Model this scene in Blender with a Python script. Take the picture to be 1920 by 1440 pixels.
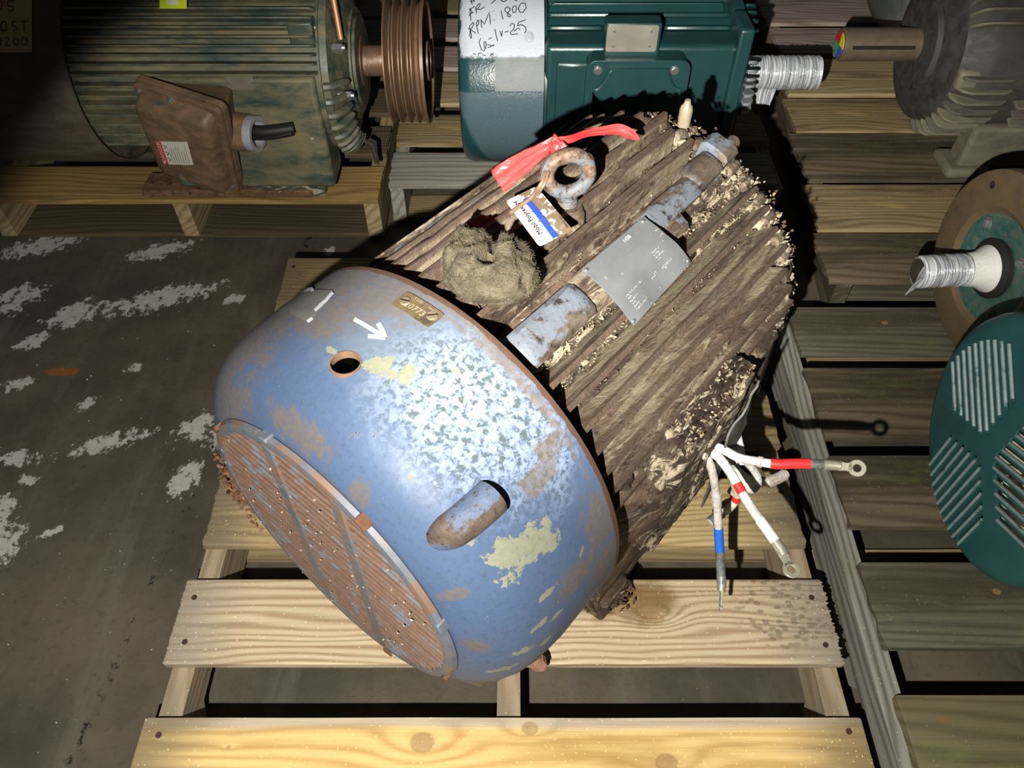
import bpy, bmesh, math, random
from math import sin, cos, pi, radians as R, sqrt, atan2
from mathutils import Vector as V, Matrix, noise as mn
from mathutils.geometry import tessellate_polygon
random.seed(7)
sc = bpy.context.scene
for o in list(bpy.data.objects): bpy.data.objects.remove(o)
COL = sc.collection

# ---------------------------------------------------------------- camera, world, light, exposure
F = 1442.0; TH = R(49.6); HC = 1.337
cd = bpy.data.cameras.new('camera'); cam = bpy.data.objects.new('camera', cd); COL.objects.link(cam)
cam.location = (0, 0, HC); cam.rotation_euler = (R(90 - 49.6), 0, 0)
cd.sensor_width = 36; cd.lens = F / 1920 * 36; cd.clip_start = .01
sc.camera = cam
sc.view_settings.view_transform = 'Standard'; sc.view_settings.look = 'None'
sc.view_settings.exposure = 0.12; sc.view_settings.gamma = 1.0; sc.view_settings.use_curve_mapping = False
w = bpy.data.worlds.new('world'); sc.world = w; w.use_nodes = True
w.node_tree.nodes['Background'].inputs[0].default_value = (.85, .9, 1, 1)
w.node_tree.nodes['Background'].inputs[1].default_value = .03
LP = V((-.15, -.2, 1.32))
def spot_at_torch(name, energy, aim, size, blend):      # hand-held spot, plus an added one that lifts the rear
    ld = bpy.data.lights.new(name, 'SPOT'); lamp = bpy.data.objects.new(name, ld); COL.objects.link(lamp)
    lamp.location = LP; ld.energy = energy; ld.color = (1, .955, .87); ld.shadow_soft_size = .007
    ld.spot_size = R(size); ld.spot_blend = blend
    lamp.rotation_euler = (V(aim) - LP).to_track_quat('-Z', 'Y').to_euler()
spot_at_torch('torch_spill', 112, (-.03, .62, .3), 78, .16)
spot_at_torch('rear_fill_spot', 190, (.6, 2.5, .25), 56, .9)  # second spot added to brighten the back of the scene

# ---------------------------------------------------------------- geometry helpers
FW = V((0, cos(TH), -sin(TH))); DN = V((0, -sin(TH), -cos(TH))); CO = V((0, 0, HC))
def ray(u, v): return V(((u - 960) / F, 0, 0)) + FW + DN * ((v - 720) / F)
def at(u, v, z):
    d = ray(u, v); return CO + d * ((z - HC) / d.z)
def atY(u, v, y):
    d = ray(u, v); return CO + d * (y / d.y)
def at_plane(u, v, p, n):
    d = ray(u, v); return CO + d * ((p - CO).dot(n) / d.dot(n))

class MB:
    def __init__(s): s.v = []; s.f = []; s.m = []
    def add(s, vs, fs, m=0):
        k = len(s.v); s.v += [tuple(p) for p in vs]; s.f += [tuple(i + k for i in f) for f in fs]; s.m += [m] * len(fs)
        return s
    def box(s, a, b, M=None, m=0):
        vs = [V((x, y, z)) for x in (a[0], b[0]) for y in (a[1], b[1]) for z in (a[2], b[2])]
        if M: vs = [M @ p for p in vs]
        return s.add(vs, [(0, 1, 3, 2), (4, 6, 7, 5), (0, 4, 5, 1), (2, 3, 7, 6), (0, 2, 6, 4), (1, 5, 7, 3)], m)
    def tube(s, pts, rad, n=10, caps=True, m=0, flat=1.0):
        pts = [V(p) for p in pts]; N = len(pts)
        rad = rad if hasattr(rad, '__len__') else [rad] * N
        vs = []; fs = []; up = None
        for i, p in enumerate(pts):
            t = (pts[min(i + 1, N - 1)] - pts[max(i - 1, 0)]).normalized()
            if up is None: up = t.orthogonal().normalized()
            up = (up - t * up.dot(t)); up = up.normalized() if up.length > 1e-6 else t.orthogonal().normalized()
            sd = t.cross(up)
            for k in range(n):
                a = 2 * pi * k / n; vs.append(p + (up * cos(a) * flat + sd * sin(a)) * rad[i])
        for i in range(N - 1):
            for k in range(n):
                fs.append((i * n + k, i * n + (k + 1) % n, (i + 1) * n + (k + 1) % n, (i + 1) * n + k))
        if caps: fs += [tuple(range(n))[::-1], tuple((N - 1) * n + k for k in range(n))]
        return s.add(vs, fs, m)
    def cyl(s, a, b, r, r2=None, n=24, m=0):
        return s.tube([a, b], [r, r if r2 is None else r2], n, True, m)
    def rev(s, prof, o=(0, 0, 0), ax='x', n=64, cap0=False, cap1=False, m=0, closed=False):
        # prof: list of (axial, radius)
        o = V(o); vs = []; fs = []; N = len(prof)
        for (x, r) in prof:
            for k in range(n):
                a = 2 * pi * k / n
                if ax == 'x': vs.append(o + V((x, -r * cos(a), r * sin(a))))
                elif ax == 'z': vs.append(o + V((r * cos(a), r * sin(a), x)))
                else: vs.append(o + V((r * cos(a), x, r * sin(a))))
        rg = range(N if closed else N - 1)
        for i in rg:
            j = (i + 1) % N
            for k in range(n): fs.append((i * n + k, i * n + (k + 1) % n, j * n + (k + 1) % n, j * n + k))
        if cap0: fs.append(tuple(range(n))[::-1])
        if cap1: fs.append(tuple((N - 1) * n + k for k in range(n)))
        return s.add(vs, fs, m)
    def prism(s, poly, fn, d0, d1, m=0):
        # poly: 2D outline; fn(a,b,d) -> 3D
        n = len(poly); vs = [fn(a, b, d0) for a, b in poly] + [fn(a, b, d1) for a, b in poly]
        tri = tessellate_polygon([[V((a, b, 0)) for a, b in poly]])
        fs = [tuple(t)[::-1] for t in tri] + [tuple(i + n for i in t) for t in tri]
        fs += [(i, (i + 1) % n, n + (i + 1) % n, n + i) for i in range(n)]
        return s.add(vs, fs, m)
    def torus(s, c, nrm, R0, r0, n=40, k=14, wob=0, m=0):
        nrm = V(nrm).normalized(); e = nrm.orthogonal().normalized(); g = nrm.cross(e); vs = []; fs = []
        for i in range(n):
            a = 2 * pi * i / n; d = e * cos(a) + g * sin(a)
            for j in range(k):
                b = 2 * pi * j / k; rr = r0 * (1 + wob * mn.noise(d * 3 + V((b, 0, 0))))
                vs.append(V(c) + d * (R0 + rr * cos(b)) + nrm * rr * sin(b))
        for i in range(n):
            for j in range(k):
                fs.append((i * k + j, ((i + 1) % n) * k + j, ((i + 1) % n) * k + (j + 1) % k, i * k + (j + 1) % k))
        return s.add(vs, fs, m)

def obj(name, mb, mat, parent=None, smooth=True, ang=35, bevel=0, loc=None, seg=2):
    me = bpy.data.meshes.new(name); me.from_pydata(mb.v, [], mb.f)
    mats = mat if isinstance(mat, (list, tuple)) else [mat]
    for q in mats: me.materials.append(q)
    if len(mats) > 1: me.polygons.foreach_set('material_index', mb.m)
    bm = bmesh.new(); bm.from_mesh(me); bmesh.ops.recalc_face_normals(bm, faces=bm.faces); bm.to_mesh(me); bm.free()
    if smooth:
        me.shade_smooth(); me.set_sharp_from_angle(angle=R(ang))
    o = bpy.data.objects.new(name, me); COL.objects.link(o)
    if parent: o.parent = parent
    if loc: o.location = loc
    if bevel:
        b = o.modifiers.new('bevel', 'BEVEL'); b.width = bevel; b.segments = seg; b.limit_method = 'ANGLE'; b.angle_limit = R(40)
    return o
def thing(name, label, cat, loc, rz=0, group=None):
    o = bpy.data.objects.new(name, None); COL.objects.link(o); o.empty_display_size = .05
    o.location = loc; o.rotation_euler = (0, 0, rz); o['label'] = label; o['category'] = cat
    if group: o['group'] = group
    return o
def tag(o, label=None, cat=None, group=None, kind=None):
    for k, v in (('label', label), ('category', cat), ('group', group), ('kind', kind)):
        if v: o[k] = v
    return o
def boolean(o, cutter, op='DIFFERENCE'):
    m = o.modifiers.new('b', 'BOOLEAN'); m.object = cutter; m.operation = op; m.solver = 'EXACT'
    dg = bpy.context.evaluated_depsgraph_get(); me = bpy.data.meshes.new_from_object(o.evaluated_get(dg))
    o.modifiers.clear(); o.data = me; me.set_sharp_from_angle(angle=R(35))
    bpy.data.objects.remove(cutter)
def text2d(body, size, ax='CENTER'):
    c = bpy.data.curves.new('t', 'FONT'); c.body = body; c.size = size; c.align_x = ax; c.align_y = 'CENTER'; c.resolution_u = 2
    o = bpy.data.objects.new('t', c); COL.objects.link(o)
    dg = bpy.context.evaluated_depsgraph_get(); me = bpy.data.meshes.new_from_object(o.evaluated_get(dg))
    vs = [tuple(v.co)[:2] for v in me.vertices]; fs = [tuple(p.vertices) for p in me.polygons]
    bpy.data.objects.remove(o); return vs, fs
def add_text(mb, body, size, fn, m=0, ax='CENTER'):
    vs, fs = text2d(body, size, ax); mb.add([fn(a, b) for a, b in vs], fs, m)
def strokes(mb, lines, fn, wd, m=0, sub=3):
    # polylines in a 2D domain, fn(a,b)->3D ; wd = half width in domain units
    for ln in lines:
        P = []
        for i in range(len(ln) - 1):
            for k in range(sub): P.append(V(ln[i]).lerp(V(ln[i + 1]), k / sub))
        P.append(V(ln[-1])); n = len(P); vs = []
        for i, p in enumerate(P):
            t = (P[min(i + 1, n - 1)] - P[max(i - 1, 0)])
            if t.length < 1e-9: t = V((1, 0))
            t.normalize(); q = V((-t.y, t.x)) * wd
            vs += [fn(*(p + q)), fn(*(p - q))]
        mb.add(vs, [(2 * i, 2 * i + 1, 2 * i + 3, 2 * i + 2) for i in range(n - 1)], m)
def smoothpath(pts, k=6):
    pts = [V(p) for p in pts]; out = []; n = len(pts)
    for i in range(n - 1):
        a = pts[max(i - 1, 0)]; b = pts[i]; c = pts[i + 1]; d = pts[min(i + 2, n - 1)]
        for j in range(k):
            t = j / k
            out.append(.5 * ((2 * b) + (c - a) * t + (2 * a - 5 * b + 4 * c - d) * t * t + (3 * b - a - 3 * c + d) * t ** 3))
    out.append(pts[-1]); return out
ICO = None
def blob(mb, c, s, jit=.3, rot=True, m=0):
    global ICO
    if ICO is None:
        b = bmesh.new(); bmesh.ops.create_icosphere(b, subdivisions=1, radius=1)
        ICO = ([v.co.copy() for v in b.verts], [tuple(v.index for v in f.verts) for f in b.faces]); b.free()
    M = Matrix.Rotation(random.uniform(0, 6), 3, V((random.gauss(0, 1), random.gauss(0, 1), random.gauss(0, 1))).normalized()) if rot else Matrix.Identity(3)
    mb.add([V(c) + M @ V((p.x * s[0], p.y * s[1], p.z * s[2])) * (1 + random.uniform(-jit, jit)) for p in ICO[0]], ICO[1], m)

# ---------------------------------------------------------------- material helpers
class NT:
    def __init__(s, name):
        s.mat = bpy.data.materials.new(name); s.mat.use_nodes = True; s.t = s.mat.node_tree
        s.b = s.t.nodes['Principled BSDF']; s.tc = None
    def link(s, a, b): s.t.links.new(a, b)
    def put(s, sock, v):
        if v is None: return
        if isinstance(v, bpy.types.NodeSocket): s.link(v, sock)
        elif isinstance(v, (tuple, list)) and len(v) == 3 and sock.type == 'RGBA': sock.default_value = (*v, 1)
        else: sock.default_value = v
    def co(s):
        if not s.tc: s.tc = s.t.nodes.new('ShaderNodeTexCoord')
        return s.tc.outputs['Object']
    def math(s, op, a, b=None, c=None, clamp=False):
        n = s.t.nodes.new('ShaderNodeMath'); n.operation = op; n.use_clamp = clamp
        for i, v in enumerate((a, b, c)): s.put(n.inputs[i], v)
        return n.outputs[0]
    def mix(s, f, a, b, mode='MIX'):
        n = s.t.nodes.new('ShaderNodeMix'); n.data_type = 'RGBA'; n.blend_type = mode
        s.put(n.inputs[0], f); s.put(n.inputs[6], a); s.put(n.inputs[7], b); return n.outputs[2]
    def xyz(s, v=None):
        n = s.t.nodes.new('ShaderNodeSeparateXYZ'); s.put(n.inputs[0], v or s.co()); return n.outputs[0], n.outputs[1], n.outputs[2]
    def comb(s, x, y, z):
        n = s.t.nodes.new('ShaderNodeCombineXYZ')
        for i, v in enumerate((x, y, z)): s.put(n.inputs[i], v)
        return n.outputs[0]
    def mapv(s, v=None, sc_=(1, 1, 1), loc=(0, 0, 0), rot=(0, 0, 0)):
        n = s.t.nodes.new('ShaderNodeMapping'); s.put(n.inputs[0], v or s.co()); n.inputs[1].default_value = loc
        n.inputs[2].default_value = rot; n.inputs[3].default_value = sc_; return n.outputs[0]
    def noise(s, v=None, scale=5., det=4., rough=.55, dist=0., out=0):
        n = s.t.nodes.new('ShaderNodeTexNoise'); s.put(n.inputs['Vector'], v or s.co()); s.put(n.inputs['Scale'], scale)
        n.inputs['Detail'].default_value = det; n.inputs['Roughness'].default_value = rough; n.inputs['Distortion'].default_value = dist
        return n.outputs[out]
    def voro(s, v=None, scale=5., feat='F1', out=0):
        n = s.t.nodes.new('ShaderNodeTexVoronoi'); n.feature = feat; s.put(n.inputs['Vector'], v or s.co()); n.inputs['Scale'].default_value = scale
        return n.outputs[out]
    def step(s, x, a, b):   # smooth 0..1
        n = s.t.nodes.new('ShaderNodeMapRange'); n.interpolation_type = 'SMOOTHSTEP'; s.put(n.inputs[0], x)
        n.inputs[1].default_value = a; n.inputs[2].default_value = b; return n.outputs[0]
    def ramp(s, x, stops):
        n = s.t.nodes.new('ShaderNodeValToRGB'); e = n.color_ramp.elements
        while len(e) < len(stops): e.new(.5)
        for k, (p, c) in enumerate(stops): e[k].position = p; e[k].color = (*c, 1)
        s.put(n.inputs[0], x); return n.outputs[0]
    def patch(s, U, Vv, u0, v0, ru, rv, rot=0, amp=.5, nz=None, edge=.12):
        du = s.math('SUBTRACT', U, u0); dv = s.math('SUBTRACT', Vv, v0)
        if rot:
            c, q = cos(R(rot)), sin(R(rot))
            a = s.math('ADD', s.math('MULTIPLY', du, c), s.math('MULTIPLY', dv, q))
            b = s.math('SUBTRACT', s.math('MULTIPLY', dv, c), s.math('MULTIPLY', du, q))
        else: a, b = du, dv
        a = s.math('DIVIDE', a, ru); b = s.math('DIVIDE', b, rv)
        d = s.math('SQRT', s.math('ADD', s.math('MULTIPLY', a, a), s.math('MULTIPLY', b, b)))
        if nz is not None: d = s.math('ADD', d, s.math('MULTIPLY', s.math('SUBTRACT', nz, .5), amp * 2))
        return s.step(d, 1 + edge, 1 - edge)
    def bump(s, h, st=.3, dist=.002):
        n = s.t.nodes.new('ShaderNodeBump'); n.inputs['Strength'].default_value = st; n.inputs['Distance'].default_value = dist
        s.put(n.inputs['Height'], h); s.link(n.outputs[0], s.b.inputs['Normal'])
    def done(s, col, rough=.6, metal=0., spec=.5, coat=0., crough=.1, trans=0., alpha=None):
        s.put(s.b.inputs['Base Color'], col); s.put(s.b.inputs['Roughness'], rough); s.put(s.b.inputs['Metallic'], metal)
        s.put(s.b.inputs['Specular IOR Level'], spec); s.b.inputs['Coat Weight'].default_value = coat; s.b.inputs['Coat Roughness'].default_value = crough
        s.b.inputs['Transmission Weight'].default_value = trans
        if alpha is not None: s.put(s.b.inputs['Alpha'], alpha)
        return s.mat
def mx(t, *a):
    r = a[0]
    for q in a[1:]: r = t.math('MAXIMUM', r, q)
    return r
def plain(name, col, rough=.5, metal=0, nscale=60, var=.25, bump=.15, spec=.5, coat=0., trans=0., dirt=None, dirtamt=.55):
    t = NT(name); n = t.noise(scale=nscale, det=5)
    c = t.mix(n, tuple(q * (1 - var) for q in col), tuple(min(1, q * (1 + var)) for q in col))
    if dirt:
        n2 = t.noise(scale=nscale * .35, det=6, rough=.65)
        c = t.mix(t.step(n2, dirtamt, dirtamt + .12), c, dirt)
    t.bump(n, bump, .001)
    return t.done(c, rough, metal, spec, coat=coat, trans=trans)

def wood(name, lo, hi, seed=0, freq=95, knots=(), stain=None, stain_amt=.58, ends=None, half=.53, green=0., band=None, marks=None, rough=.72, contrast=1., blot=None, oil=None):
    t = NT(name); x, y, z = t.xyz()
    base = t.comb(t.math('ADD', x, seed * 3.7), y, z)
    w1 = t.noise(t.mapv(base, (1.6, 9, 9)), 1, 2, .5); g = t.math('ADD', y, t.math('MULTIPLY', z, .7))
    g = t.math('ADD', g, t.math('MULTIPLY', w1, .11)); g = t.math('ADD', g, t.math('MULTIPLY', t.noise(t.mapv(base, (3.5, 30, 30)), 1, 3), .012))
    kd = None
    for (kx, ky, kr) in knots:
        a = t.math('DIVIDE', t.math('SUBTRACT', x, kx), kr * 2.1); b = t.math('DIVIDE', t.math('SUBTRACT', y, ky), kr * .95)
        d2 = t.math('ADD', t.math('MULTIPLY', a, a), t.math('MULTIPLY', b, b))
        g = t.math('ADD', g, t.math('MULTIPLY', t.math('EXPONENT', t.math('MULTIPLY', d2, -1)), kr * 1.5))
        a2 = t.math('DIVIDE', t.math('SUBTRACT', x, kx), kr * .62); b2 = t.math('DIVIDE', t.math('SUBTRACT', y, ky), kr * .5)
        dk = t.math('SQRT', t.math('ADD', t.math('MULTIPLY', a2, a2), t.math('MULTIPLY', b2, b2)))
        m = t.step(t.math('ADD', dk, t.math('MULTIPLY', t.math('SUBTRACT', w1, .5), .5)), 1.1, .85); kd = m if kd is None else t.math('MAXIMUM', kd, m)
    s_ = t.math('SINE', t.math('MULTIPLY', g, 2 * pi * freq)); s_ = t.math('MULTIPLY_ADD', s_, .5, .5); s_ = t.math('POWER', s_, 1.8)
    fib = t.noise(t.mapv(base, (9, 420, 420)), 1, 3, .6)
    fib2 = t.noise(t.mapv(base, (2.5, 60, 60)), 1, 4, .6)
    amt = t.math('MULTIPLY_ADD', s_, .5 * contrast, t.math('MULTIPLY', fib2, .62)); amt = t.math('ADD', amt, t.math('MULTIPLY', t.math('SUBTRACT', fib, .5), .35), clamp=True)
    c = t.mix(amt, hi, lo)
    big = t.noise(t.mapv(base, (2.2, 12, 12)), 1, 5, .6)
    if band:    # (y position, colour, softness): a face of another colour beyond y
        bm_ = t.step(t.math('ADD', y, t.math('MULTIPLY', t.math('SUBTRACT', big, .5), .03)), band[0], band[0] + band[2])
        c = t.mix(bm_, c, t.mix(amt, band[1], tuple(q * .55 for q in band[1])))
    if blot: c = t.mix(t.step(t.noise(t.mapv(base, (5, 22, 22)), 1, 5, .65, .5), blot[1], blot[1] + .13), c, blot[0])
    if stain: c = t.mix(t.math('MULTIPLY', t.step(big, stain_amt - .08, stain_amt + .14), .85), c, stain)
    if green: c = t.mix(t.math('MULTIPLY', t.step(t.noise(t.mapv(base, (4, 9, 9)), 1, 6, .7), .62 - green * .2, .8), .75), c, (.13, .17, .035))
    if ends is not None:
        e = t.step(t.math('ADD', t.math('ABSOLUTE', x), t.math('MULTIPLY', t.math('SUBTRACT', fib2, .5), .12)), half - .14, half - .01)
        c = t.mix(t.math('MULTIPLY', e, .8), c, ends)
    if oil:
        nz = t.noise(base, 14, 5, .6)
        for (ox, oy, orr) in oil: c = t.mix(t.math('MULTIPLY', t.patch(x, y, ox, oy, orr * 1.6, orr * .6, 0, .9, nz, .3), .75), c, (.16, .085, .02))
    if kd is not None:
        kc = t.mix(t.noise(scale=90, det=4), (.16, .085, .04), (.42, .27, .13)); c = t.mix(t.math('MULTIPLY', kd, .6), c, kc)
    if marks:
        nz = t.noise(scale=9, det=3); pm = t.patch(x, y, marks[0], marks[1], marks[2], marks[3], 0, .4, nz, .25)
        vv = t.voro(t.mapv(t.co(), (70, 120, 1), rot=(0, 0, .6)), 1, out=0)
        c = t.mix(t.math('MULTIPLY', t.math('MULTIPLY', pm, t.step(vv, .5, .3)), .55), c, (.12, .095, .065))
    sp = t.noise(scale=260, det=2); c = t.mix(t.step(sp, .68, .74), c, tuple(min(1, q * 1.5) for q in hi))
    h = t.math('ADD', t.math('MULTIPLY', fib, .5), t.math('MULTIPLY', amt, .8)); t.bump(h, .55, .0012)
    return t.done(c, rough, spec=.35)

# metals and paints
def rusty(name, crest=None, rust=(.075, .035, .018), rust2=(.2, .1, .05), crust=(.33, .26, .16), paint=(.2, .26, .32), pamt=.62, camt=.58, rough=.75, sc=1., bst=.9, dark=(.018, .012, .009)):
    t = NT(name)
    n1 = t.noise(t.mapv(None, (4, 12, 12)), 2.2 * sc, 8, .65, .4); n2 = t.noise(scale=70 * sc, det=6, rough=.7); n3 = t.noise(t.mapv(None, (18, 45, 45), (3, 1, 2)), 1 * sc, 7, .7, .8)
    n4 = t.noise(t.mapv(None, (7, 16, 16), (8, 5, 1)), 1 * sc, 6, .6)
    c = t.mix(t.step(n1, .35, .68), rust, rust2); c = t.mix(t.step(n2, .46, .72), c, dark)
    c = t.mix(t.math('MULTIPLY', t.step(n4, pamt, pamt + .05), t.step(n2, .66, .5)), c, paint)
    cm_ = t.step(n3, camt, camt + .09)
    if crest:       # crests rubbed to bare rust, crust only sticks to the flanks
        _x, _y, _z = t.xyz(); _z = t.math('SUBTRACT', _z, crest[0]); rr = t.math('SQRT', t.math('ADD', t.math('MULTIPLY', _y, _y), t.math('MULTIPLY', _z, _z)))
        ck = t.step(t.math('ADD', rr, t.math('MULTIPLY', t.math('SUBTRACT', n2, .5), .006)), crest[1] + .002, crest[1] - .004)
        cm_ = t.math('MULTIPLY', cm_, ck); c = t.mix(ck, t.mix(n1, tuple(q * .8 for q in rust), tuple(q * .75 for q in rust2)), c)
        sd_ = t.math('MULTIPLY', ck, t.step(t.noise(t.mapv(None, (5, 30, 30), (4, 7, 2)), 1, 6, .7, .6), .46, .6)); c = t.mix(t.math('MULTIPLY', sd_, .7), c, tuple(q * .85 for q in crust))
    c = t.mix(cm_, c, t.mix(n2, tuple(q * .5 for q in crust), tuple(min(1, q * 1.25) for q in crust)))
    h = t.math('ADD', t.math('MULTIPLY', n3, 1.1), t.math('MULTIPLY', n2, .55)); t.bump(h, bst, .006)
    return t.done(c, rough, spec=.35)

M = {}
M['rust'] = plain('rust', (.13, .06, .032), .8, 0, 70, .5, .6, .3, dirt=(.25, .13, .07))
M['dark_iron'] = plain('dark iron', (.03, .026, .022), .7, 0, 60, .4, .5, .3)
M['steel'] = plain('zinc steel', (.55, .56, .58), .3, .9, 120, .15, .1)
M['white_bolt'] = plain('pale bolt', (.62, .66, .68), .4, .3, 120, .15, .2)
M['black'] = plain('black rubber', (.012, .012, .013), .55, 0, 80, .3, .2)
M['brass'] = plain('brown brass', (.2, .15, .085), .42, .45, 90, .3, .2, dirt=(.1, .075, .05))
M['white_paint'] = plain('white marker', (.5, .52, .58), .6, 0, 300, .12, .05)
M['ink'] = plain('marker ink', (.02, .022, .028), .6, 0, 300, .2, 0)
M['ink_brown'] = plain('brown marker ink', (.05, .025, .012), .7, 0, 300, .2, 0)
M['scratch'] = plain('scratch', (.1, .12, .16), .7, 0, 300, .3, .1)
M['fluff'] = plain('cream lint', (.3, .245, .165), .95, 0, 60, .6, .5, .1, dirt=(.14, .095, .06), dirtamt=.5)
M['crumb'] = plain('dry grease crumbs', (.085, .06, .042), .9, 0, 120, .6, .5, .1)
M['lintgrey'] = None
t = NT('felted lint'); n = t.noise(scale=38, det=8, rough=.75); n2 = t.noise(scale=420, det=3, rough=.7)
c = t.mix(t.step(n, .3, .7), (.035, .03, .02), (.17, .152, .105)); c = t.mix(t.math('MULTIPLY', n2, .7), c, (.1, .08, .05)); t.bump(t.math('ADD', n2, t.math('MULTIPLY', n, .8)), 1., .004)
M['lintgrey'] = t.done(c, .95, spec=.1)
M['body_rust'] = rusty('rusty finned casting', rust=(.05, .032, .022), rust2=(.15, .1, .068), crust=(.33, .275, .19), paint=(.13, .155, .19), pamt=.6, camt=.53, bst=1.)
M['fin_rust'] = rusty('rusty fin', crest=(.3037, .2625), rust=(.062, .04, .029), rust2=(.17, .118, .082), crust=(.33, .275, .19), paint=(.15, .175, .21), pamt=.63, camt=.545, rough=.66, bst=1.)
M['cake'] = rusty('caked grease and lint', rust=(.03, .02, .014), rust2=(.1, .072, .048), crust=(.46, .39, .265), pamt=.8, camt=.49, rough=.85, sc=1.6, bst=1.)
M['boss'] = rusty('worn grey boss', rust=(.06, .045, .035), rust2=(.13, .1, .075), crust=(.17, .155, .135), paint=(.13, .15, .18), pamt=.5, camt=.62, rough=.5, bst=.45)
M['groove'] = plain('dark groove', (.02, .014, .01), .9, 0, 60, .5, .6, .2)
M['eye'] = rusty('grey eyebolt', rust=(.1, .06, .04), rust2=(.2, .14, .1), crust=(.3, .27, .24), paint=(.12, .13, .145), pamt=.44, camt=.65, rough=.5, sc=2., bst=.3)
M['ribbon'] = NT('orange red flagging tape'); _t = M['ribbon']; nn = _t.noise(_t.mapv(None, (30, 30, 120)), 1, 3); _t.bump(nn, .5, .004)
M['ribbon'] = _t.done((.98, .06, .06), .28, spec=.6)
_t.b.inputs['Subsurface Weight'].default_value = .0

def mk_cover():
    t = NT('chipped blue cover paint'); x, y, z = t.xyz()
    th = t.math('ARCTAN2', t.math('SUBTRACT', z, HM), t.math('MULTIPLY', y, -1)); U = x; W = t.math('MULTIPLY', th, .29)
    S = lambda d: R(d) * .29
    nz = t.noise(scale=34, det=8, rough=.7); nf = t.noise(scale=150, det=5, rough=.65); nb = t.noise(scale=9, det=5); fz = t.noise(scale=420, det=2)
    c = t.mix(nb, (.054, .09, .172), (.08, .12, .205)); c = t.mix(t.step(nf, .45, .8), c, (.055, .08, .125))
    # grey-green worn area near the number plate, worn to bare primer
    c = t.mix(t.math('MULTIPLY', t.patch(U, W, .15, S(80), .07, .13, 0, .8, nz, .5), .6), c, (.15, .18, .21))
    # speckled pale zone: pale blue broken up by grey specks
    zone = t.patch(U, W, .135, S(63), .075, .105, 0, .5, nz, .45); zone = t.math('MAXIMUM', zone, t.patch(U, W, .165, S(52), .05, .08, 0, .5, nz, .4))
    sp = t.noise(scale=135, det=6, rough=.68, dist=.4)
    pale = t.math('MULTIPLY', zone, t.step(sp, .60, .42)); c = t.mix(t.math('MULTIPLY', pale, .8), c, (.25, .31, .43))
    c = t.mix(t.math('MULTIPLY', zone, t.step(sp, .535, .575)), c, (.075, .095, .095))
    # pale green chips (older coat)
    chips = [(.107, 83, .017, .023, 0), (.118, 79, .016, .011, 30), (.072, 34, .026, .04, 0), (.125, 31, .026, .026, 30), (.095, 33, .035, .022, 20), (.05, 43, .006, .012, 0), (.09, 18, .02, .006, 0), (.07, 10, .016, .006, 20),
             (.1, 8, .012, .005, 0), (.155, 19, .01, .004, 50), (.05, 3, .02, .01, 0), (.09, 96, .005, .01, 0), (.045, 62, .003, .004, 0), (.16, 72, .004, .005, 0), (.03, -6, .02, .008, 30), (.08, 0, .01, .006, 0)]
    pm = None
    for (a, b, ru, rv, ro) in chips:
        q = t.patch(U, W, a, S(b), ru, rv, ro, 0, None, .75); pm = q if pm is None else t.math('MAXIMUM', pm, q)
    pm = t.step(t.math('ADD', pm, t.math('ADD', t.math('MULTIPLY', t.math('SUBTRACT', nz, .5), 2.6), t.math('MULTIPLY', t.math('SUBTRACT', nf, .5), .8))), .7, .74)
    small = t.math('MULTIPLY', t.step(t.noise(t.mapv(None, (1, 1, 1), (5, 3, 1)), 60, 5, .6), .72, .735), t.step(W, S(62), S(30)))
    pm = t.math('MAXIMUM', pm, small); c = t.mix(pm, c, t.mix(nf, (.13, .135, .1), (.27, .28, .2)))
    # brown grime
    br = [(.19, 118, .085, .12, 0), (.19, 101, .06, .085, 0), (.08, 130, .09, .12, 0), (.13, 108, .05, .06, 0), (.012, 92, .012, .07, 0), (.01, 130, .02, .1, 0), (.15, 43, .035, .016, 0), (.185, 46, .03, .018, 0), (.012, 32, .014, .012, 0), (.195, 22, .03, .055, 0), (.14, 14, .05, .03, 0), (.206, 60, .008, .14, 0), (.008, 68, .009, .02, 0), (.2, 5, .05, .05, 0), (.215, 85, .006, .2, 0), (.012, 10, .01, .02, 0)]
    bm_ = None
    for (a, b, ru, rv, ro) in br:
        q = t.patch(U, W, a, S(b), ru, rv, ro, 0, None, .8); bm_ = q if bm_ is None else t.math('MAXIMUM', bm_, q)
    bm_ = t.step(t.math('ADD', bm_, t.math('ADD', t.math('MULTIPLY', t.math('SUBTRACT', nz, .5), 1.7), t.math('MULTIPLY', t.math('SUBTRACT', nf, .5), 1.2))), .4, .95)
    bcol = t.mix(nf, (.06, .048, .04), (.19, .145, .1)); c = t.mix(t.math('MULTIPLY', bm_, t.math('MULTIPLY_ADD', nf, .5, .45)), c, bcol)
    rd = t.step(t.noise(scale=48, det=6, rough=.7), .66, .72); c = t.mix(t.math('MULTIPLY', rd, .5), c, (.2, .13, .09))
    edge = t.math('MAXIMUM', t.step(t.math('ADD', x, t.math('MULTIPLY', nz, .012)), .2225, .2235), 0); c = t.mix(edge, c, (.08, .045, .03))
    wh = t.step(fz, .74, .78); c = t.mix(wh, c, (.25, .28, .32))
    t.bump(t.math('ADD', t.math('MULTIPLY', nf, .7), t.math('ADD', t.math('MULTIPLY', sp, .5), t.math('MULTIPLY', pm, -.6))), .28, .0012)
    rg = t.math('MULTIPLY_ADD', t.math('MAXIMUM', bm_, pm), .35, t.math('MULTIPLY_ADD', nf, .2, .4))
    return t.done(c, rg, 0., .3)

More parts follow.
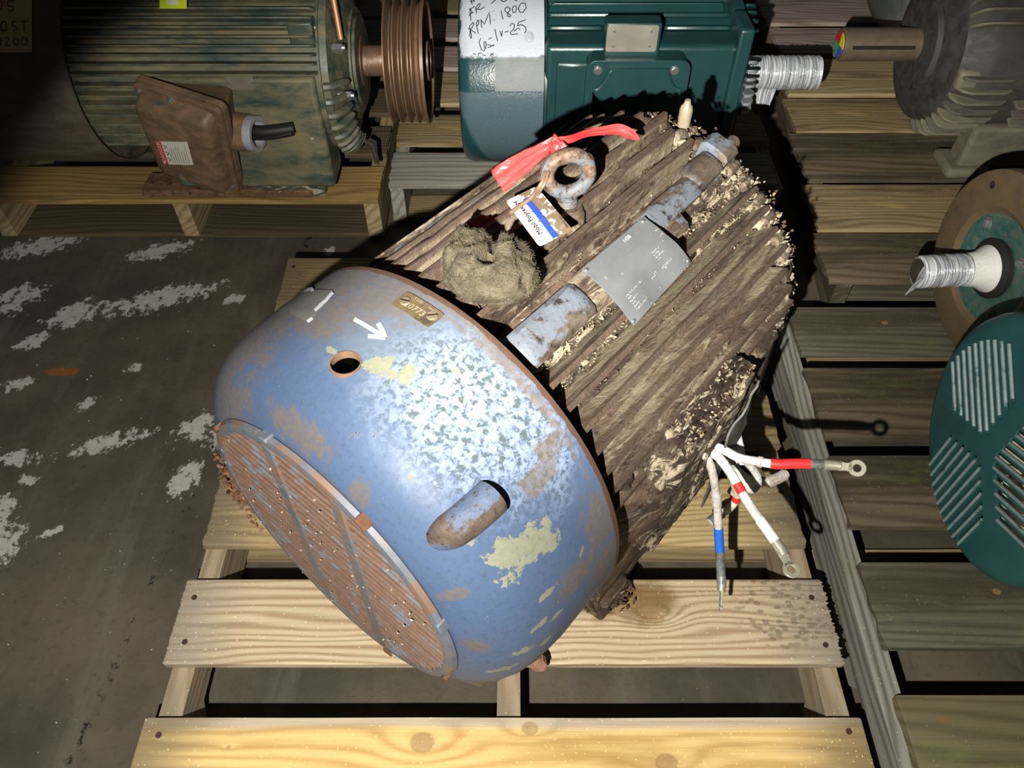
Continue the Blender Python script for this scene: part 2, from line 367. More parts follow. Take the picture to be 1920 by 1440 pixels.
def mk_green(name, col=(.012, .048, .05), dirt=None, damt=.6, rough=.32, wear=None, sc=1., var=.3):
    t = NT(name); n = t.noise(scale=14 * sc, det=6); n2 = t.noise(scale=220, det=3, rough=.6); nd = t.noise(t.mapv(None, (5, 14, 14)), 1.2 * sc, 7, .68, .4)
    c = t.mix(n, tuple(q * (1 - var) for q in col), tuple(q * (1 + var) for q in col))
    r = t.math('MULTIPLY_ADD', n2, .12, rough)
    if dirt:
        m = t.step(nd, damt - .2, damt + .22); c = t.mix(t.math('MULTIPLY', m, .9), c, dirt); r = t.math('MULTIPLY_ADD', m, .35, r)
    if wear:
        m = t.step(t.noise(t.mapv(None, (20, 40, 40)), 1, 6, .7), wear[1], wear[1] + .04); c = t.mix(m, c, wear[0])
    t.bump(n2, .25, .0008)
    return t.done(c, r, 0, .6)
M['green_new'] = mk_green('glossy dark green paint', (.010, .042, .046), rough=.3)
M['green_face'] = mk_green('green vent cover paint', (.016, .075, .078), rough=.33, wear=((.2, .26, .26), .76))
M['green_old'] = mk_green('grimy green paint', (.022, .052, .048), dirt=(.2, .165, .08), damt=.5, rough=.36, wear=((.5, .46, .36), .7), sc=1.5)
M['green_old2'] = mk_green('grimy green bracket', (.035, .055, .045), dirt=(.16, .13, .07), damt=.55, rough=.35, wear=((.5, .46, .36), .7), sc=2.5)
M['grimy'] = mk_green('grey grime casting', (.055, .05, .038), dirt=(.1, .092, .07), damt=.5, rough=.6, sc=2)
M['grimy_fin'] = mk_green('dusty fins', (.14, .125, .085), dirt=(.06, .055, .045), damt=.55, rough=.6, sc=2)
M['grimy_dark'] = mk_green('black grime', (.022, .02, .017), dirt=(.045, .041, .034), damt=.5, rough=.5, sc=2)
M['box_rust'] = mk_green('rusty conduit box', (.11, .075, .045), dirt=(.26, .14, .075), damt=.5, rough=.45, wear=((.05, .07, .06), .62), sc=2)
M['foot_rust'] = rusty('rusty foot', rust=(.12, .06, .035), rust2=(.22, .12, .07), crust=(.4, .33, .22), pamt=.75, camt=.6, paint=(.05, .08, .07), bst=.5)
M['sheave'] = plain('rusty sheave', (.16, .095, .055), .45, .3, 50, .35, .3, dirt=(.13, .1, .08))
M['flange'] = mk_green('rust browned flange', (.12, .085, .042), dirt=(.06, .04, .024), damt=.55, rough=.42, sc=1.5)
M['teal_face'] = mk_green('teal flange recess', (.018, .085, .082), dirt=(.11, .11, .08), damt=.55, rough=.4, sc=3)
M['silver_green'] = mk_green('glare grey green barrel', (.24, .27, .29), dirt=(.16, .18, .19), damt=.5, rough=.38, sc=2)  # grazing glare on teal paint put into the base colour as pale grey
M['plate_alu'] = NT('grey aluminium plate'); t = M['plate_alu']; n = t.noise(scale=22, det=6, rough=.6); n2 = t.noise(scale=90, det=5); n3 = t.noise(t.mapv(None, (6, 200, 200)), 1, 4)
c = t.mix(n, (.12, .127, .135), (.25, .26, .27)); c = t.mix(t.step(n2, .66, .76), c, (.4, .4, .37)); c = t.mix(t.step(n3, .7, .8), c, (.06, .065, .07)); t.bump(n2, .15, .001)
M['plate_alu'] = t.done(c, .42, .35)
M['plate_bright'] = plain('brushed nameplate', (.42, .4, .33), .35, .6, 30, .3, .1)
M['card'] = None
t = NT('muddied white card'); nn = t.noise(scale=55, det=6, rough=.68, dist=.6); n2 = t.noise(scale=240, det=3)
mud = t.step(nn, .47, .49); c = t.mix(mud, (.7, .7, .68), t.mix(n2, (.13, .095, .06), (.22, .17, .11))); t.bump(mud, .3, .0006); M['card'] = t.done(c, .5)
t = NT('blue stripe'); nn = t.noise(scale=55, det=6, rough=.68, dist=.6)
M['stripe'] = t.done(t.mix(t.step(nn, .6, .62), (.02, .06, .5), (.13, .1, .08)), .5)
M['label_yellow'] = plain('yellow green sticker', (.6, .75, .02), .5, 0, 60, .1, 0)
M['label_white'] = plain('sticker paper', (.75, .74, .62), .55, 0, 200, .1, 0)
M['label_red'] = plain('sticker red', (.55, .04, .04), .5, 0, 60, .1, 0)
M['label_text'] = plain('sticker print', (.22, .22, .2), .6, 0, 60, .1, 0)
M['cardboard'] = plain('tan cardboard', (.5, .34, .14), .8, 0, 40, .15, .1)
t = NT('stretch film'); n = t.noise(t.mapv(None, (260, 9, 9)), 1, 4, .6, .6); n2 = t.noise(scale=35, det=5)
c = t.mix(t.step(n, .35, .7), (.2, .22, .25), (.75, .78, .82)); t.bump(t.math('ADD', n, n2), .9, .005); M['film'] = t.done(c, .18, .1, .9)
t = NT('grey tape scrap'); n = t.noise(scale=60, det=6, rough=.7); c = t.mix(n, (.09, .1, .105), (.2, .2, .185)); t.bump(n, .3, .001); M['tape'] = t.done(c, .35)
def wiremat(name, a, b, c2=None):
    t = NT(name); n = t.noise(t.mapv(None, (60, 60, 60)), 1, 5, .7, .5); n2 = t.noise(scale=260, det=4, rough=.7)
    c = t.mix(t.step(n, .35, .65), a, b); c = t.mix(t.step(n2, .55, .7), c, c2 or (.16, .13, .1)); t.bump(n2, .5, .002); return t.done(c, .6)
M['wire_white'] = wiremat('whitened lead', (.5, .5, .47), (.8, .8, .78)); M['wire_cream'] = wiremat('cream lead', (.62, .58, .42), (.75, .72, .6), (.4, .35, .22))
M['wire_brown'] = wiremat('browned lead', (.42, .36, .32), (.62, .6, .57), (.25, .1, .07)); M['wire_dark'] = wiremat('dark sleeve', (.06, .06, .06), (.16, .16, .16), (.3, .3, .28))
M['band_red'] = plain('red tape', (.8, .03, .03), .4, 0, 90, .15, .2); M['band_blue'] = plain('blue tape', (.02, .13, .6), .4, 0, 90, .15, .2); M['band_white'] = wiremat('white tape', (.75, .73, .66), (.85, .83, .76), (.55, .5, .4))
M['lug'] = plain('tinned lug', (.5, .48, .38), .35, .6, 150, .25, .3)
M['grease_cap'] = plain('clear yellow cap', (.26, .22, .16), .35, 0, 60, .4, .2, dirt=(.12, .08, .05))

# ---------------------------------------------------------------- floor
t = NT('stained concrete'); x, y, z = t.xyz(); n = t.noise(scale=3, det=6, rough=.62); n2 = t.noise(scale=60, det=6, rough=.7); st = t.noise(t.mapv(None, (14, 2.2, 1), rot=(0, 0, R(-28))), 1, 6, .65, .4)
c = t.mix(t.step(n, .3, .7), (.054, .046, .035), (.118, .098, .07)); c = t.mix(t.math('MULTIPLY', t.step(st, .5, .72), .5), c, (.135, .122, .1)); c = t.mix(t.math('MULTIPLY', t.step(n2, .5, .75), .5), c, (.03, .026, .02))
nz = t.noise(t.mapv(None, (1, .6, 1), rot=(0, 0, R(-40))), 40, 7, .72); pm = None
for (u, v, ru, rv, ro) in [(140, 590, .1, .055, 30), (30, 560, .1, .06, 40), (370, 800, .07, .04, 60), (345, 900, .07, .04, 70), (250, 690, .03, .02, 30), (60, 640, .06, .03, 40), (30, 720, .05, .03, 20), (620, 470, .03, .02, 60), (300, 470, .12, .04, 20), (160, 760, .04, .02, 40), (430, 900, .03, .03, 70), (60, 900, .03, .02, 0), (200, 830, .12, .03, 20), (5, 950, .04, .05, 0), (10, 1010, .05, .06, 30), (300, 560, .2, .05, 20), (30, 860, .06, .03, 0), (80, 460, .16, .05, 20), (420, 820, .05, .06, 60), (90, 1000, .04, .012, 30), (440, 560, .05, .02, 30)]:
    p = at(u, v, 0); q = t.patch(x, y, p.x, p.y, ru * .8, rv * .9, ro, 0, None, .9); pm = q if pm is None else t.math('MAXIMUM', pm, q)
pm = t.step(t.math('ADD', pm, t.math('ADD', t.math('MULTIPLY', t.math('SUBTRACT', nz, .5), 2.4), t.math('MULTIPLY', t.math('SUBTRACT', n2, .5), 1.8))), .62, .85)
c = t.mix(t.math('MULTIPLY', pm, .9), c, t.mix(n2, (.3, .29, .26), (.62, .61, .57)))
sp = t.step(t.noise(scale=170, det=2), .75, .78); c = t.mix(sp, c, (.4, .38, .33))
a0, a1 = at(150, 1390, 0), at(400, 840, 0); dd = (a1 - a0).normalized()
ln = t.math('ABSOLUTE', t.math('ADD', t.math('SUBTRACT', t.math('MULTIPLY', t.math('SUBTRACT', x, a0.x), dd.y), t.math('MULTIPLY', t.math('SUBTRACT', y, a0.y), dd.x)), t.math('MULTIPLY', t.math('SUBTRACT', nz, .5), .03)))
c = t.mix(t.math('MULTIPLY', t.step(ln, .011, .003), t.step(n2, .52, .62)), c, (.012, .011, .01))
c = t.mix(t.patch(x, y, at(118, 697, 0).x, at(118, 697, 0).y, .035, .012, 0, .8, nz, .2), c, (.22, .08, .025))
t.bump(t.math('ADD', n2, t.math('MULTIPLY', pm, .5)), .3, .003)
M['floor'] = t.done(c, t.math('MULTIPLY_ADD', n2, .35, .3), spec=.4)
fl = MB(); G = 24
for i in range(G + 1):
    for j in range(G + 1): fl.v.append((-5 + 10 * i / G, -3 + 11 * j / G, .0))
for i in range(G):
    for j in range(G): fl.f.append((i * (G + 1) + j, (i + 1) * (G + 1) + j, (i + 1) * (G + 1) + j + 1, i * (G + 1) + j + 1)); fl.m.append(0)
tag(obj('floor', fl, M['floor'], smooth=False), kind='structure')

# ---------------------------------------------------------------- pallets
ZT = .14
def plank(name, x0, x1, y0, y1, z0, z1, mat, parent, rag=0., nx=8, seed=0, k=7, wob=.0012, ragl=None):
    L = x1 - x0; W = y1 - y0; cx, cy, cz = (x0 + x1) / 2, (y0 + y1) / 2, (z0 + z1) / 2; h = (z1 - z0) / 2; b = .0018
    px = parent.location
    ys = [-W / 2 + W * i / (k - 1) for i in range(k)]
    vs = []; n = 2 * k
    xs = [-L / 2] + [-L / 2 + .004] + [-L / 2 + L * i / nx for i in range(1, nx)] + [L / 2 - .004, L / 2]
    for ii, xx in enumerate(xs):
        endd = ii in (0, len(xs) - 1); e = min(1, 1)
        for side in (1, -1):
            rr = ys if side == 1 else ys[::-1]
            for jj, yy in enumerate(rr):
                edge = jj in (0, k - 1)
                yo = wob * mn.noise(V((xx * 4 + seed, yy * 30, 3.))) if edge else 0
                zz = side * (h - (b if (edge or endd) else 0)) + .0006 * mn.noise(V((xx * 5, yy * 20, seed)))
                xo = 0
                r = rag if xx > 0 else (rag if ragl is None else ragl)
                if r and (ii <= 1 or ii >= len(xs) - 2): xo = (1 if xx > 0 else -1) * r * (mn.noise(V((yy * 420, seed * 2., side * .4))) + .5 * mn.noise(V((yy * 60, seed, 9.))))
                vs.append((xx + xo, yy + yo + (-b if edge and yy > 0 else b if edge else 0) * (1 if endd else 0), zz))
    fs = []
    for i in range(len(xs) - 1):
        for j in range(n): fs.append((i * n + j, i * n + (j + 1) % n, (i + 1) * n + (j + 1) % n, (i + 1) * n + j))
    for base in (0, (len(xs) - 1) * n):
        for j in range(k - 1): fs.append((base + j, base + j + 1, base + n - 2 - j, base + n - 1 - j))
    mb = MB(); mb.add(vs, fs)
    return obj(name, mb, mat, parent, loc=(cx - px.x, cy - px.y, cz - px.z), ang=40)
def stringer(x, y0, y1, mat, parent, wd=.036, z0=.018, z1=.123, notch=True):
    L = y1 - y0; px = parent.location; P = [(-L / 2, z0)]
    P = [(0, 0)]
    zz = z1 - z0; prof = [(-L / 2, 0)]
    if notch:
        for c in (-.26 * L, .26 * L): prof += [(c - .11, 0), (c - .09, .034), (c + .09, .034), (c + .11, 0)]
    prof += [(L / 2, 0), (L / 2, zz), (-L / 2, zz)]
    mb = MB(); mb.prism(prof, lambda a, b, d: V((a, d, b)), -wd / 2, wd / 2)
    o = obj('stringer', mb, mat, parent, loc=(x - px.x, (y0 + y1) / 2 - px.y, z0 - px.z), bevel=.0015, smooth=False)
    o.rotation_euler = (0, 0, pi / 2); return o
def nail(x, y, parent):
    px = parent.location; mb = MB(); mb.cyl((0, 0, 0), (0, 0, .003), .0042, .0045, n=10)
    obj('nail', mb, M['nail'], parent, loc=(x - px.x, y - px.y, ZT - .0015 - px.z))
M['nail'] = plain('rusted nail', (.06, .025, .018), .7, .3, 90, .4, .3)

TAN, TAN2 = (.2, .125, .05), (.52, .41, .235)
wA_front = wood('front golden plank', (.42, .25, .07), (.8, .6, .26), 1, 40, knots=[(-.118, .036, .03), (.04, .056, .02), (.236, .008, .026), (-.4, .03, .006)], band=(.05, (.6, .5, .36), .012), ends=(.18, .14, .08), stain=(.36, .22, .06), contrast=.8)
wA2 = wood('pale tan plank', (.31, .21, .115), (.66, .56, .38), 2.3, 85, knots=[(.247, .003, .022), (-.1, -.03, .004)], ends=(.27, .235, .19), half=.535, marks=(.45, .015, .075, .065), oil=[(.2, .035, .06), (.15, .05, .05)], contrast=1.15)
wA3 = wood('yellow tan plank', (.3, .2, .08), (.6, .48, .25), 3.1, 70, ends=(.16, .13, .09), stain=(.2, .16, .1), knots=[(-.2, .02, .015)])
wA5 = wood('darker tan plank', (.13, .085, .035), (.33, .24, .12), 4.5, 75, knots=[(-.46, .01, .014)], ends=(.16, .12, .07))  # darker tan wood for the two rearmost deck boards
w_str = wood('grey tan stringer', (.2, .14, .08), (.4, .33, .22), 5.2, 60, ends=(.2, .17, .12), half=.5)
w_bot = wood('bottom plank', (.16, .11, .05), (.3, .24, .13), 6.2, 70)
w_green = wood('mossy grey plank', (.04, .038, .026), (.14, .13, .09), 7.7, 50, green=.5, stain=(.05, .04, .024), stain_amt=.5, contrast=.9, blot=((.17, .15, .11), .6), knots=[(-.3, .02, .012)])
w_green2 = wood('brown grey plank', (.05, .037, .022), (.175, .135, .085), 8.9, 45, green=.25, stain=(.035, .028, .018), stain_amt=.5, contrast=1., blot=((.2, .13, .07), .62))
w_green3 = wood('mossy brown plank', (.055, .048, .022), (.15, .13, .07), 9.4, 55, green=.6, blot=((.2, .09, .03), .6), contrast=.8)
w_greystr = wood('whitened mossy stringer', (.07, .07, .055), (.32, .32, .28), 10.1, 50, green=.5, stain=(.1, .1, .06))
w_warm = wood('warm weathered plank', (.11, .075, .032), (.33, .25, .13), 11.3, 55, stain=(.08, .06, .035), blot=((.4, .27, .1), .58), contrast=.9)
w_warm2 = wood('yellowed weathered plank', (.17, .12, .05), (.42, .34, .19), 12.8, 50, stain=(.11, .085, .045))
w_pink = wood('pinkish weathered plank', (.17, .12, .1), (.42, .34, .3), 13.3, 50, stain=(.13, .1, .08))
w_grey = wood('silver grey plank', (.13, .12, .1), (.34, .33, .29), 14.4, 45, stain=(.09, .085, .065), green=.05)
w_dark = wood('dark brown plank', (.045, .032, .018), (.12, .09, .055), 15.5, 55)

def add_crumbs(parent, box, n):
    pass
pA = thing('wooden_pallet', 'pale tan wooden pallet carrying the blue and rusty motor in the foreground', 'pallet', (-.012, .8, 0))
plank('deck_board', -.548, .521, .222, .365, .123, ZT, wA_front, pA, nx=30, k=9, seed=1)
plank('deck_board', -.546, .520, .445, .588, .123, ZT, wA2, pA, nx=30, k=61, seed=2, rag=.006, ragl=.002)
plank('deck_board', -.539, .512, .652, .79, .123, ZT, wA3, pA, nx=24, k=15, seed=3, rag=.004)
plank('deck_board', -.536, .515, .862, 1.0, .123, ZT, w_warm, pA, seed=4, rag=.004)
plank('deck_board', -.533, .515, 1.06, 1.2, .123, ZT, wA5, pA, seed=5, rag=.004)
plank('deck_board', -.530, .515, 1.262, 1.413, .123, ZT, wA5, pA, seed=6, rag=.003)
for x in (-.518, -.005, .494): stringer(x, .225, 1.41, w_str, pA)
for (a, b) in ((.23, .32), (.69, .80), (1.3, 1.41)): plank('bottom_board', -.54, .515, a, b, .001, .018, w_bot, pA, seed=a * 9)
for (x, y) in ((-.525, .555), (-.52, .48), (.495, .555), (.497, .475), (-.517, .76), (.49, .76), (-.52, .34), (.497, .345), (-.513, 1.38)): nail(x, y, pA)

pB = thing('wooden_pallet', 'mossy dark weathered pallet at right under the slotted green fan cover motor', 'pallet', (1.1, .7, 0))
bl = [(.06, .2), (.255, .398), (.472, .62), (.69, .842), (.885, 1.064), (1.105, 1.245)]
bm = [w_green2, w_green3, w_green, w_green2, w_dark, w_green]
bm = [w_green2, w_green3, w_green, w_green2, w_green2, w_green]
for i, ((a, b), m) in enumerate(zip(bl, bm)):
    lx = .566 + (a + b) / 2 * .036
    plank('deck_board', lx + .006, 1.62, a, b, .123, ZT, m, pB, seed=20 + i, rag=.005)
for i, x in enumerate((.588, 1.09, 1.59)):
    s = stringer(x, .06, 1.245, w_greystr if i == 0 else w_green2, pB)
    if i == 0: s.rotation_euler = (0, 0, pi / 2 - .02)
plank('bottom_board', .57, 1.62, .615, .71, .001, .018, w_warm2, pB, seed=31)
plank('bottom_board', .57, 1.62, 1.13, 1.24, .001, .018, w_bot, pB, seed=32)
plank('bottom_board', .57, 1.62, .06, .15, .001, .018, w_bot, pB, seed=33)

pE = thing('wooden_pallet', 'brown weathered pallet at upper right under the grime covered motor', 'pallet', (1.3, 1.9, 0))
el = [(1.335, 1.507), (1.525, 1.708), (1.735, 1.952), (1.967, 2.142), (2.17, 2.385)]
for i, ((a, b), m) in enumerate(zip(el, [w_green2, w_warm, w_green2, w_warm, w_warm2, w_pink])):
    plank('deck_board', .735 + (a - 1.33) * .12, 1.9, a, b, .123, ZT, m, pE, seed=40 + i, rag=.006, k=9)
for x in (.79, 1.3, 1.87):
    s = stringer(x + (.03 if x < 1 else 0), 1.34, 2.385, w_green2, pE)
    if x < 1: s.rotation_euler = (0, 0, pi / 2 - .08)
for (a, b) in ((1.4, 1.5), (1.9, 2.), (2.28, 2.38)): plank('bottom_board', .80 + (a > 1.6) * .04, 1.9, a, b, .001, .018, w_green if a < 1.6 else w_bot, pE, seed=a * 7)

pG = thing('wooden_pallet', 'pinkish pallet farthest back, behind the bare thick shaft', 'pallet', (1.4, 2.9, 0))
for i, (a, b) in enumerate([(2.425, 2.6), (2.64, 2.83), (2.88, 3.05), (3.1, 3.28), (3.33, 3.5)]): plank('deck_board', .87, 2.2, a, b, .123, ZT, w_pink, pG, seed=80 + i, rag=.004)
for x in (.9, 1.5, 2.17): stringer(x, 2.43, 3.5, w_bot, pG)
for (a, b) in ((2.45, 2.55), (3.38, 3.48)): plank('bottom_board', .87, 2.2, a, b, .001, .018, w_bot, pG, seed=a * 7)

pC = thing('wooden_pallet', 'yellow brown pallet at upper left under the motor with the grooved pulley', 'pallet', (-.86, 2.1, 0))
for i, (a, b, m) in enumerate([(1.642, 1.79, w_warm2), (1.85, 1.99, w_dark), (2.06, 2.2, w_dark), (2.27, 2.41, w_green2), (2.48, 2.62, w_warm), (2.69, 2.83, w_warm)]):
    plank('deck_board', -1.37 + (0 if i else 0), -.345, a, b, .123, ZT, m if i else wood('golden brown plank', (.17, .1, .03), (.42, .28, .1), 17, 60, stain=(.1, .07, .03)), pC, seed=50 + i, rag=.003)
for x in (-1.352, -.86, -.365): stringer(x, 1.645, 2.83, w_warm2, pC, wd=.04)
for (a, b) in ((1.66, 1.795), (2.2, 2.3), (2.7, 2.8)): plank('bottom_board', -1.37, -.345, a, b, .001, .018, w_dark, pC, seed=a * 5)

pD = thing('wooden_pallet', 'grey and tan pallet at top centre under the clean dark green motor', 'pallet', (.23, 2.2, 0))
for i, (a, b, m) in enumerate([(1.708, 1.856, w_grey), (1.905, 2.05, w_warm), (2.115, 2.30, w_warm2), (2.33, 2.47, w_pink), (2.53, 2.67, w_pink), (2.73, 2.87, w_warm), (2.93, 3.07, w_pink), (3.12, 3.26, w_warm2)]):
    plank('deck_board', -.325 + (a - 1.7) * -.0, .70 + (a - 1.7) * .1, a, b, .123, ZT, m, pD, seed=60 + i, rag=.004, k=9)
for x in (-.305, .21, .70):
    s = stringer(x, 1.71, 3.26, w_grey if x < 0 else w_bot, pD); s.rotation_euler = (0, 0, pi / 2)
for (a, b) in ((1.73, 1.83), (1.96, 2.05), (2.48, 2.58), (3.15, 3.25)): plank('bottom_board', -.33, .70, a, b, .001, .018, w_bot, pD, seed=a * 3)
#==MOTOR==
# ---------------------------------------------------------------- the big motor in the foreground
PH = .8825; AX = V((-.2294, .4783, .4437)); HM = AX.z - ZT
Mm = Matrix.Translation((AX.x, AX.y, ZT)) @ Matrix.Rotation(PH, 4, 'Z'); Mi = Mm.inverted()
da = V((cos(PH), sin(PH), 0)); db = V((-sin(PH), cos(PH), 0))
motor = thing('electric_motor', 'large rusty finned electric motor with a chipped blue fan cover on the tan pallet', 'motor', (AX.x, AX.y, ZT), PH)
def cp(x, th, r): return V((x, -r * cos(R(th)), HM + r * sin(R(th))))      # th: 0 = right side, 90 = top
def wcyl(u, v, r):      # pixel -> (x, th) on the cylinder r of the motor
    d = ray(u, v); o = CO - AX; oy, oz = o.dot(db), o.z; dy, dz = d.dot(db), d.z
    A = dy * dy + dz * dz; B = oy * dy + oz * dz; D = max(0, B * B - A * (oy * oy + oz * oz - r * r)); q = (-B - sqrt(D)) / A; p = o + d * q
    return p.dot(da), math.degrees(atan2(p.z, -p.dot(db)))
def pc(u, v, r): x, th = wcyl(u, v, r); return cp(x, th, r)                # pixel -> motor local point at radius r
def loc(p): return Mi @ V(p)
RC = .288
def cover_r(x):
    P = [(0, .2165), (.006, .232), (.018, .25), (.035, .266), (.055, .277), (.08, .284), (.12, .288), (.5, .2885)]
    for (a, b), (c, d) in zip(P, P[1:]):
        if x <= c: return b + (d - b) * max(0, x - a) / (c - a)
    return .288
prof = [(x, cover_r(x)) for x in (0, .002, .006, .012, .018, .026, .035, .045, .055, .067, .08, .1, .12, .15, .18, .205, .218, .224)]
prof += [(.224, .283), (.205, .282), (.12, .281), (.08, .277), (.035, .258), (.01, .225), (0, .209)]
mb = MB(); mb.rev(prof, (0, 0, HM), n=128, closed=True)
cover = obj('fan_cover', mb, mk_cover(), motor, ang=45)
cx_, cth = wcyl(648, 683, .284)
mb = MB(); mb.cyl(cp(cx_, cth, .25), cp(cx_, cth, .33), .0168, n=48); cut = obj('cut', mb, M['rust'], motor)
bpy.context.view_layer.update(); boolean(cover, cut)
tag(cover, 'blue painted fan cover with chips and a round hole')
mb = MB(); mb.rev([(-.004, .0215), (-.004, .0235), (.0015, .0235), (.002, .0215)], n=40, closed=True, ax='z')
mb.v = [tuple(cp(cx_, cth, .279) + V((p[0], p[1], 0)) @ Matrix.Rotation(0, 3, 'X') + V((0, 0, p[2]))) for p in mb.v]
mb.v = [tuple(Matrix.Translation((cx_, 0, 0)) @ Matrix.Rotation(R(0), 4, 'X') @ V((p[0] - cx_, p[1], p[2]))) for p in mb.v]
mb2 = MB(); mb2.rev([(0, .0158), (.010, .0158), (.010, .0172), (0, .0172)], n=40, closed=True, ax='x')
Mr = Matrix.Translation(cp(cx_, cth, .2768)) @ Matrix.Rotation(-pi / 2, 4, 'Y')
mb2.v = [tuple(Mr @ V(p)) for p in mb2.v]; obj('hole_rim', mb2, plain('orange rust rim', (.17, .1, .06), .8, 0, 90, .5, .6), motor)
# closing plate behind the hole: fan hub, fan blades in the dark
mb = MB(); mb.rev([(.13, 0.0), (.13, .2), (.14, .2), (.14, 0.0)], (0, 0, HM), n=40)
fan = obj('cooling_fan', mb, M['dark_iron'], motor)
mb = MB()
for k in range(9):
    a = 2 * pi * k / 9; mb.box((.075, -.004, .07), (.13, .004, .21), Matrix.Translation((0, 0, HM)) @ Matrix.Rotation(a, 4, 'X'))
obj('fan_blade', mb, M['dark_iron'], fan)

# end grille: ring, straight bars, ribs
GM = plain('grey blue grille paint', (.12, .135, .165), .55, .1, 60, .4, .4, dirt=(.19, .12, .085), dirtamt=.48)
mb = MB(); mb.rev([(-.006, .196), (-.009, .199), (-.01, .205), (-.008, .2125), (-.002, .2155), (.0, .2135), (-.002, .196)], (0, 0, HM), n=96, closed=True)
ring = obj('grille_ring', mb, GM, motor)
mb = MB(); mb.rev([(.004, 0.), (.004, .21)], (0, 0, HM), n=64); obj('gap_shade_sheet', mb, M['groove'], motor)  # dark sheet behind the bars, gives the gaps their shade by colour
barm = plain('rust brown grille bar', (.14, .085, .06), .7, .1, 80, .45, .6, dirt=(.13, .14, .16), dirtamt=.52)
RG = .199
nb = 24
for i in range(nb):
    zz = -RG + (i + .5) * 2 * RG / nb; hw = sqrt(max(0, RG * RG - zz * zz)) + .002
    mb = MB(); P = []; n = 12
    for k in range(n + 1):
        yy = -hw + 2 * hw * k / n; P.append(V((-.006 + .0015 * mn.noise(V((yy * 20, i, 0))), yy, HM + zz)))
    mb.tube(P, .0042, 6, flat=.85); obj('grille_bar', mb, barm, motor)
for y0 in (.055, -.06):
    mb = MB(); mb.box((-.0095, y0 - .011, HM - .19), (-.003, y0 + .011, HM + .19)); obj('grille_rib', mb, GM, motor, bevel=.003)
for th in (20, 62, 104, 146, 200, 290, 335):
    mb = MB(); c = cp(0, th, .214); mb.box((-.012, -.009, -.0035), (.012, .009, .0035), Matrix.Translation(c) @ Matrix.Rotation(R(90 - th), 4, 'X'))
    obj('grille_clip', mb, M['rust'] if th % 4 else GM, motor, bevel=.002)
# white and cream flakes clinging to the grille
mb = MB()
for k in range(70):
    a = random.uniform(0, 2 * pi); r = random.uniform(.03, .21); blob(mb, (-.011, -r * cos(a), HM + r * sin(a)), (.001, random.uniform(.0006, .0028), random.uniform(.0005, .002)), .4)
o = obj('paint_flake', mb, plain('pale flakes', (.36, .32, .26), .8), motor, smooth=False); o['kind'] = 'stuff'
mb = MB()
for k in range(160):
    a = R(random.gauss(190, 9)); r = random.gauss(.212, .004); blob(mb, (random.uniform(-.02, .0), -r * cos(a), HM - abs(r * sin(a)) if 0 else HM + r * sin(a)), [random.uniform(.001, .0045) for _ in range(3)], .45)
o = obj('caked_dirt', mb, M['rust'], motor, smooth=False); o['kind'] = 'stuff'

# cover details
def ring_pt(x, s, dr=.001):   # s = arc angle
    return cp(x, s, cover_r(x) + dr)
cnr = [wcyl(u, v, .2885) for (u, v) in ((733, 570), (765, 548), (835, 590), (800, 617))]
px0 = sum(c[0] for c in cnr) / 4; pth = sum(c[1] for c in cnr) / 4
PW, PL = .027, .0595         # along axis, around
def plate_fn(x, th, r0):    # local (a along reading direction = -theta, b = +x, d = outwards) curved round the cylinder
    return lambda a, b, d: cp(x + b, th - math.degrees(a / r0), r0 + d)
def curved_plate(name, W, L, x, th, r0, thick, mat, parent, nx=3, ny=12, rad=.003, sag=None):
    mb = MB(); vs = []; f = plate_fn(x, th, r0)
    for d in (0, thick):
        for i in range(nx + 1):
            for j in range(ny + 1):
                a = -L / 2 + L * j / ny; b = -W / 2 + W * i / nx
                if i in (0, nx) and j in (0, ny): a *= 1 - rad / L * .6; b *= 1 - rad / W * .6
                vs.append(f(a, b, d + (sag(a, b) if sag else 0)))
    n = (nx + 1) * (ny + 1); fs = []
    for s in (0, n):
        for i in range(nx):
            for j in range(ny):
                q = (s + i * (ny + 1) + j, s + i * (ny + 1) + j + 1, s + (i + 1) * (ny + 1) + j + 1, s + (i + 1) * (ny + 1) + j); fs.append(q)
    per = [j for j in range(ny + 1)] + [i * (ny + 1) + ny for i in range(1, nx + 1)] + [nx * (ny + 1) + j for j in range(ny - 1, -1, -1)] + [i * (ny + 1) for i in range(nx - 1, 0, -1)]
    for i in range(len(per)): a_, b_ = per[i], per[(i + 1) % len(per)]; fs.append((a_, b_, b_ + n, a_ + n))
    mb.add(vs, fs); return obj(name, mb, mat, parent, ang=50), f
npl, nf_ = curved_plate('number_plate', PW, PL, px0, pth, .2886, .0013, M['brass'], motor)
tag(npl, 'small brown brass number plate held by two slotted screws')
for (u, v) in ((760, 565), (810, 592)):
    x, th = wcyl(u, v, .29); mb = MB(); mb.cyl(cp(x, th, .2895), cp(x, th, .2915), .0068, .006, n=20)
    s_ = obj('screw', mb, plain('brass screw', (.3, .24, .16), .4, .5), npl)
    mb = MB(); mb.box((-.006, -.0009, -.0004), (.006, .0009, .0004), Matrix.Translation(cp(x, th, .2916)) @ Matrix.Rotation(R(90 - th), 4, 'X') @ Matrix.Rotation(R(-70 if u < 790 else -40), 4, 'Z'))
    obj('screw_slot', mb, M['groove'], npl)
mb = MB(); fn = lambda a, b: nf_(a, b, .0019)
add_text(mb, '20773', .012, lambda a, b: nf_(a - .001, b - .003, .0017)); add_text(mb, 'TYPE', .006, lambda a, b: nf_(a - .007, b + .009, .0017)); add_text(mb, 'FRAME', .0045, lambda a, b: nf_(a + .016, b + .0085, .0017))
obj('number', mb, plain('engraving', (.42, .36, .26), .5, .3), npl, smooth=False)
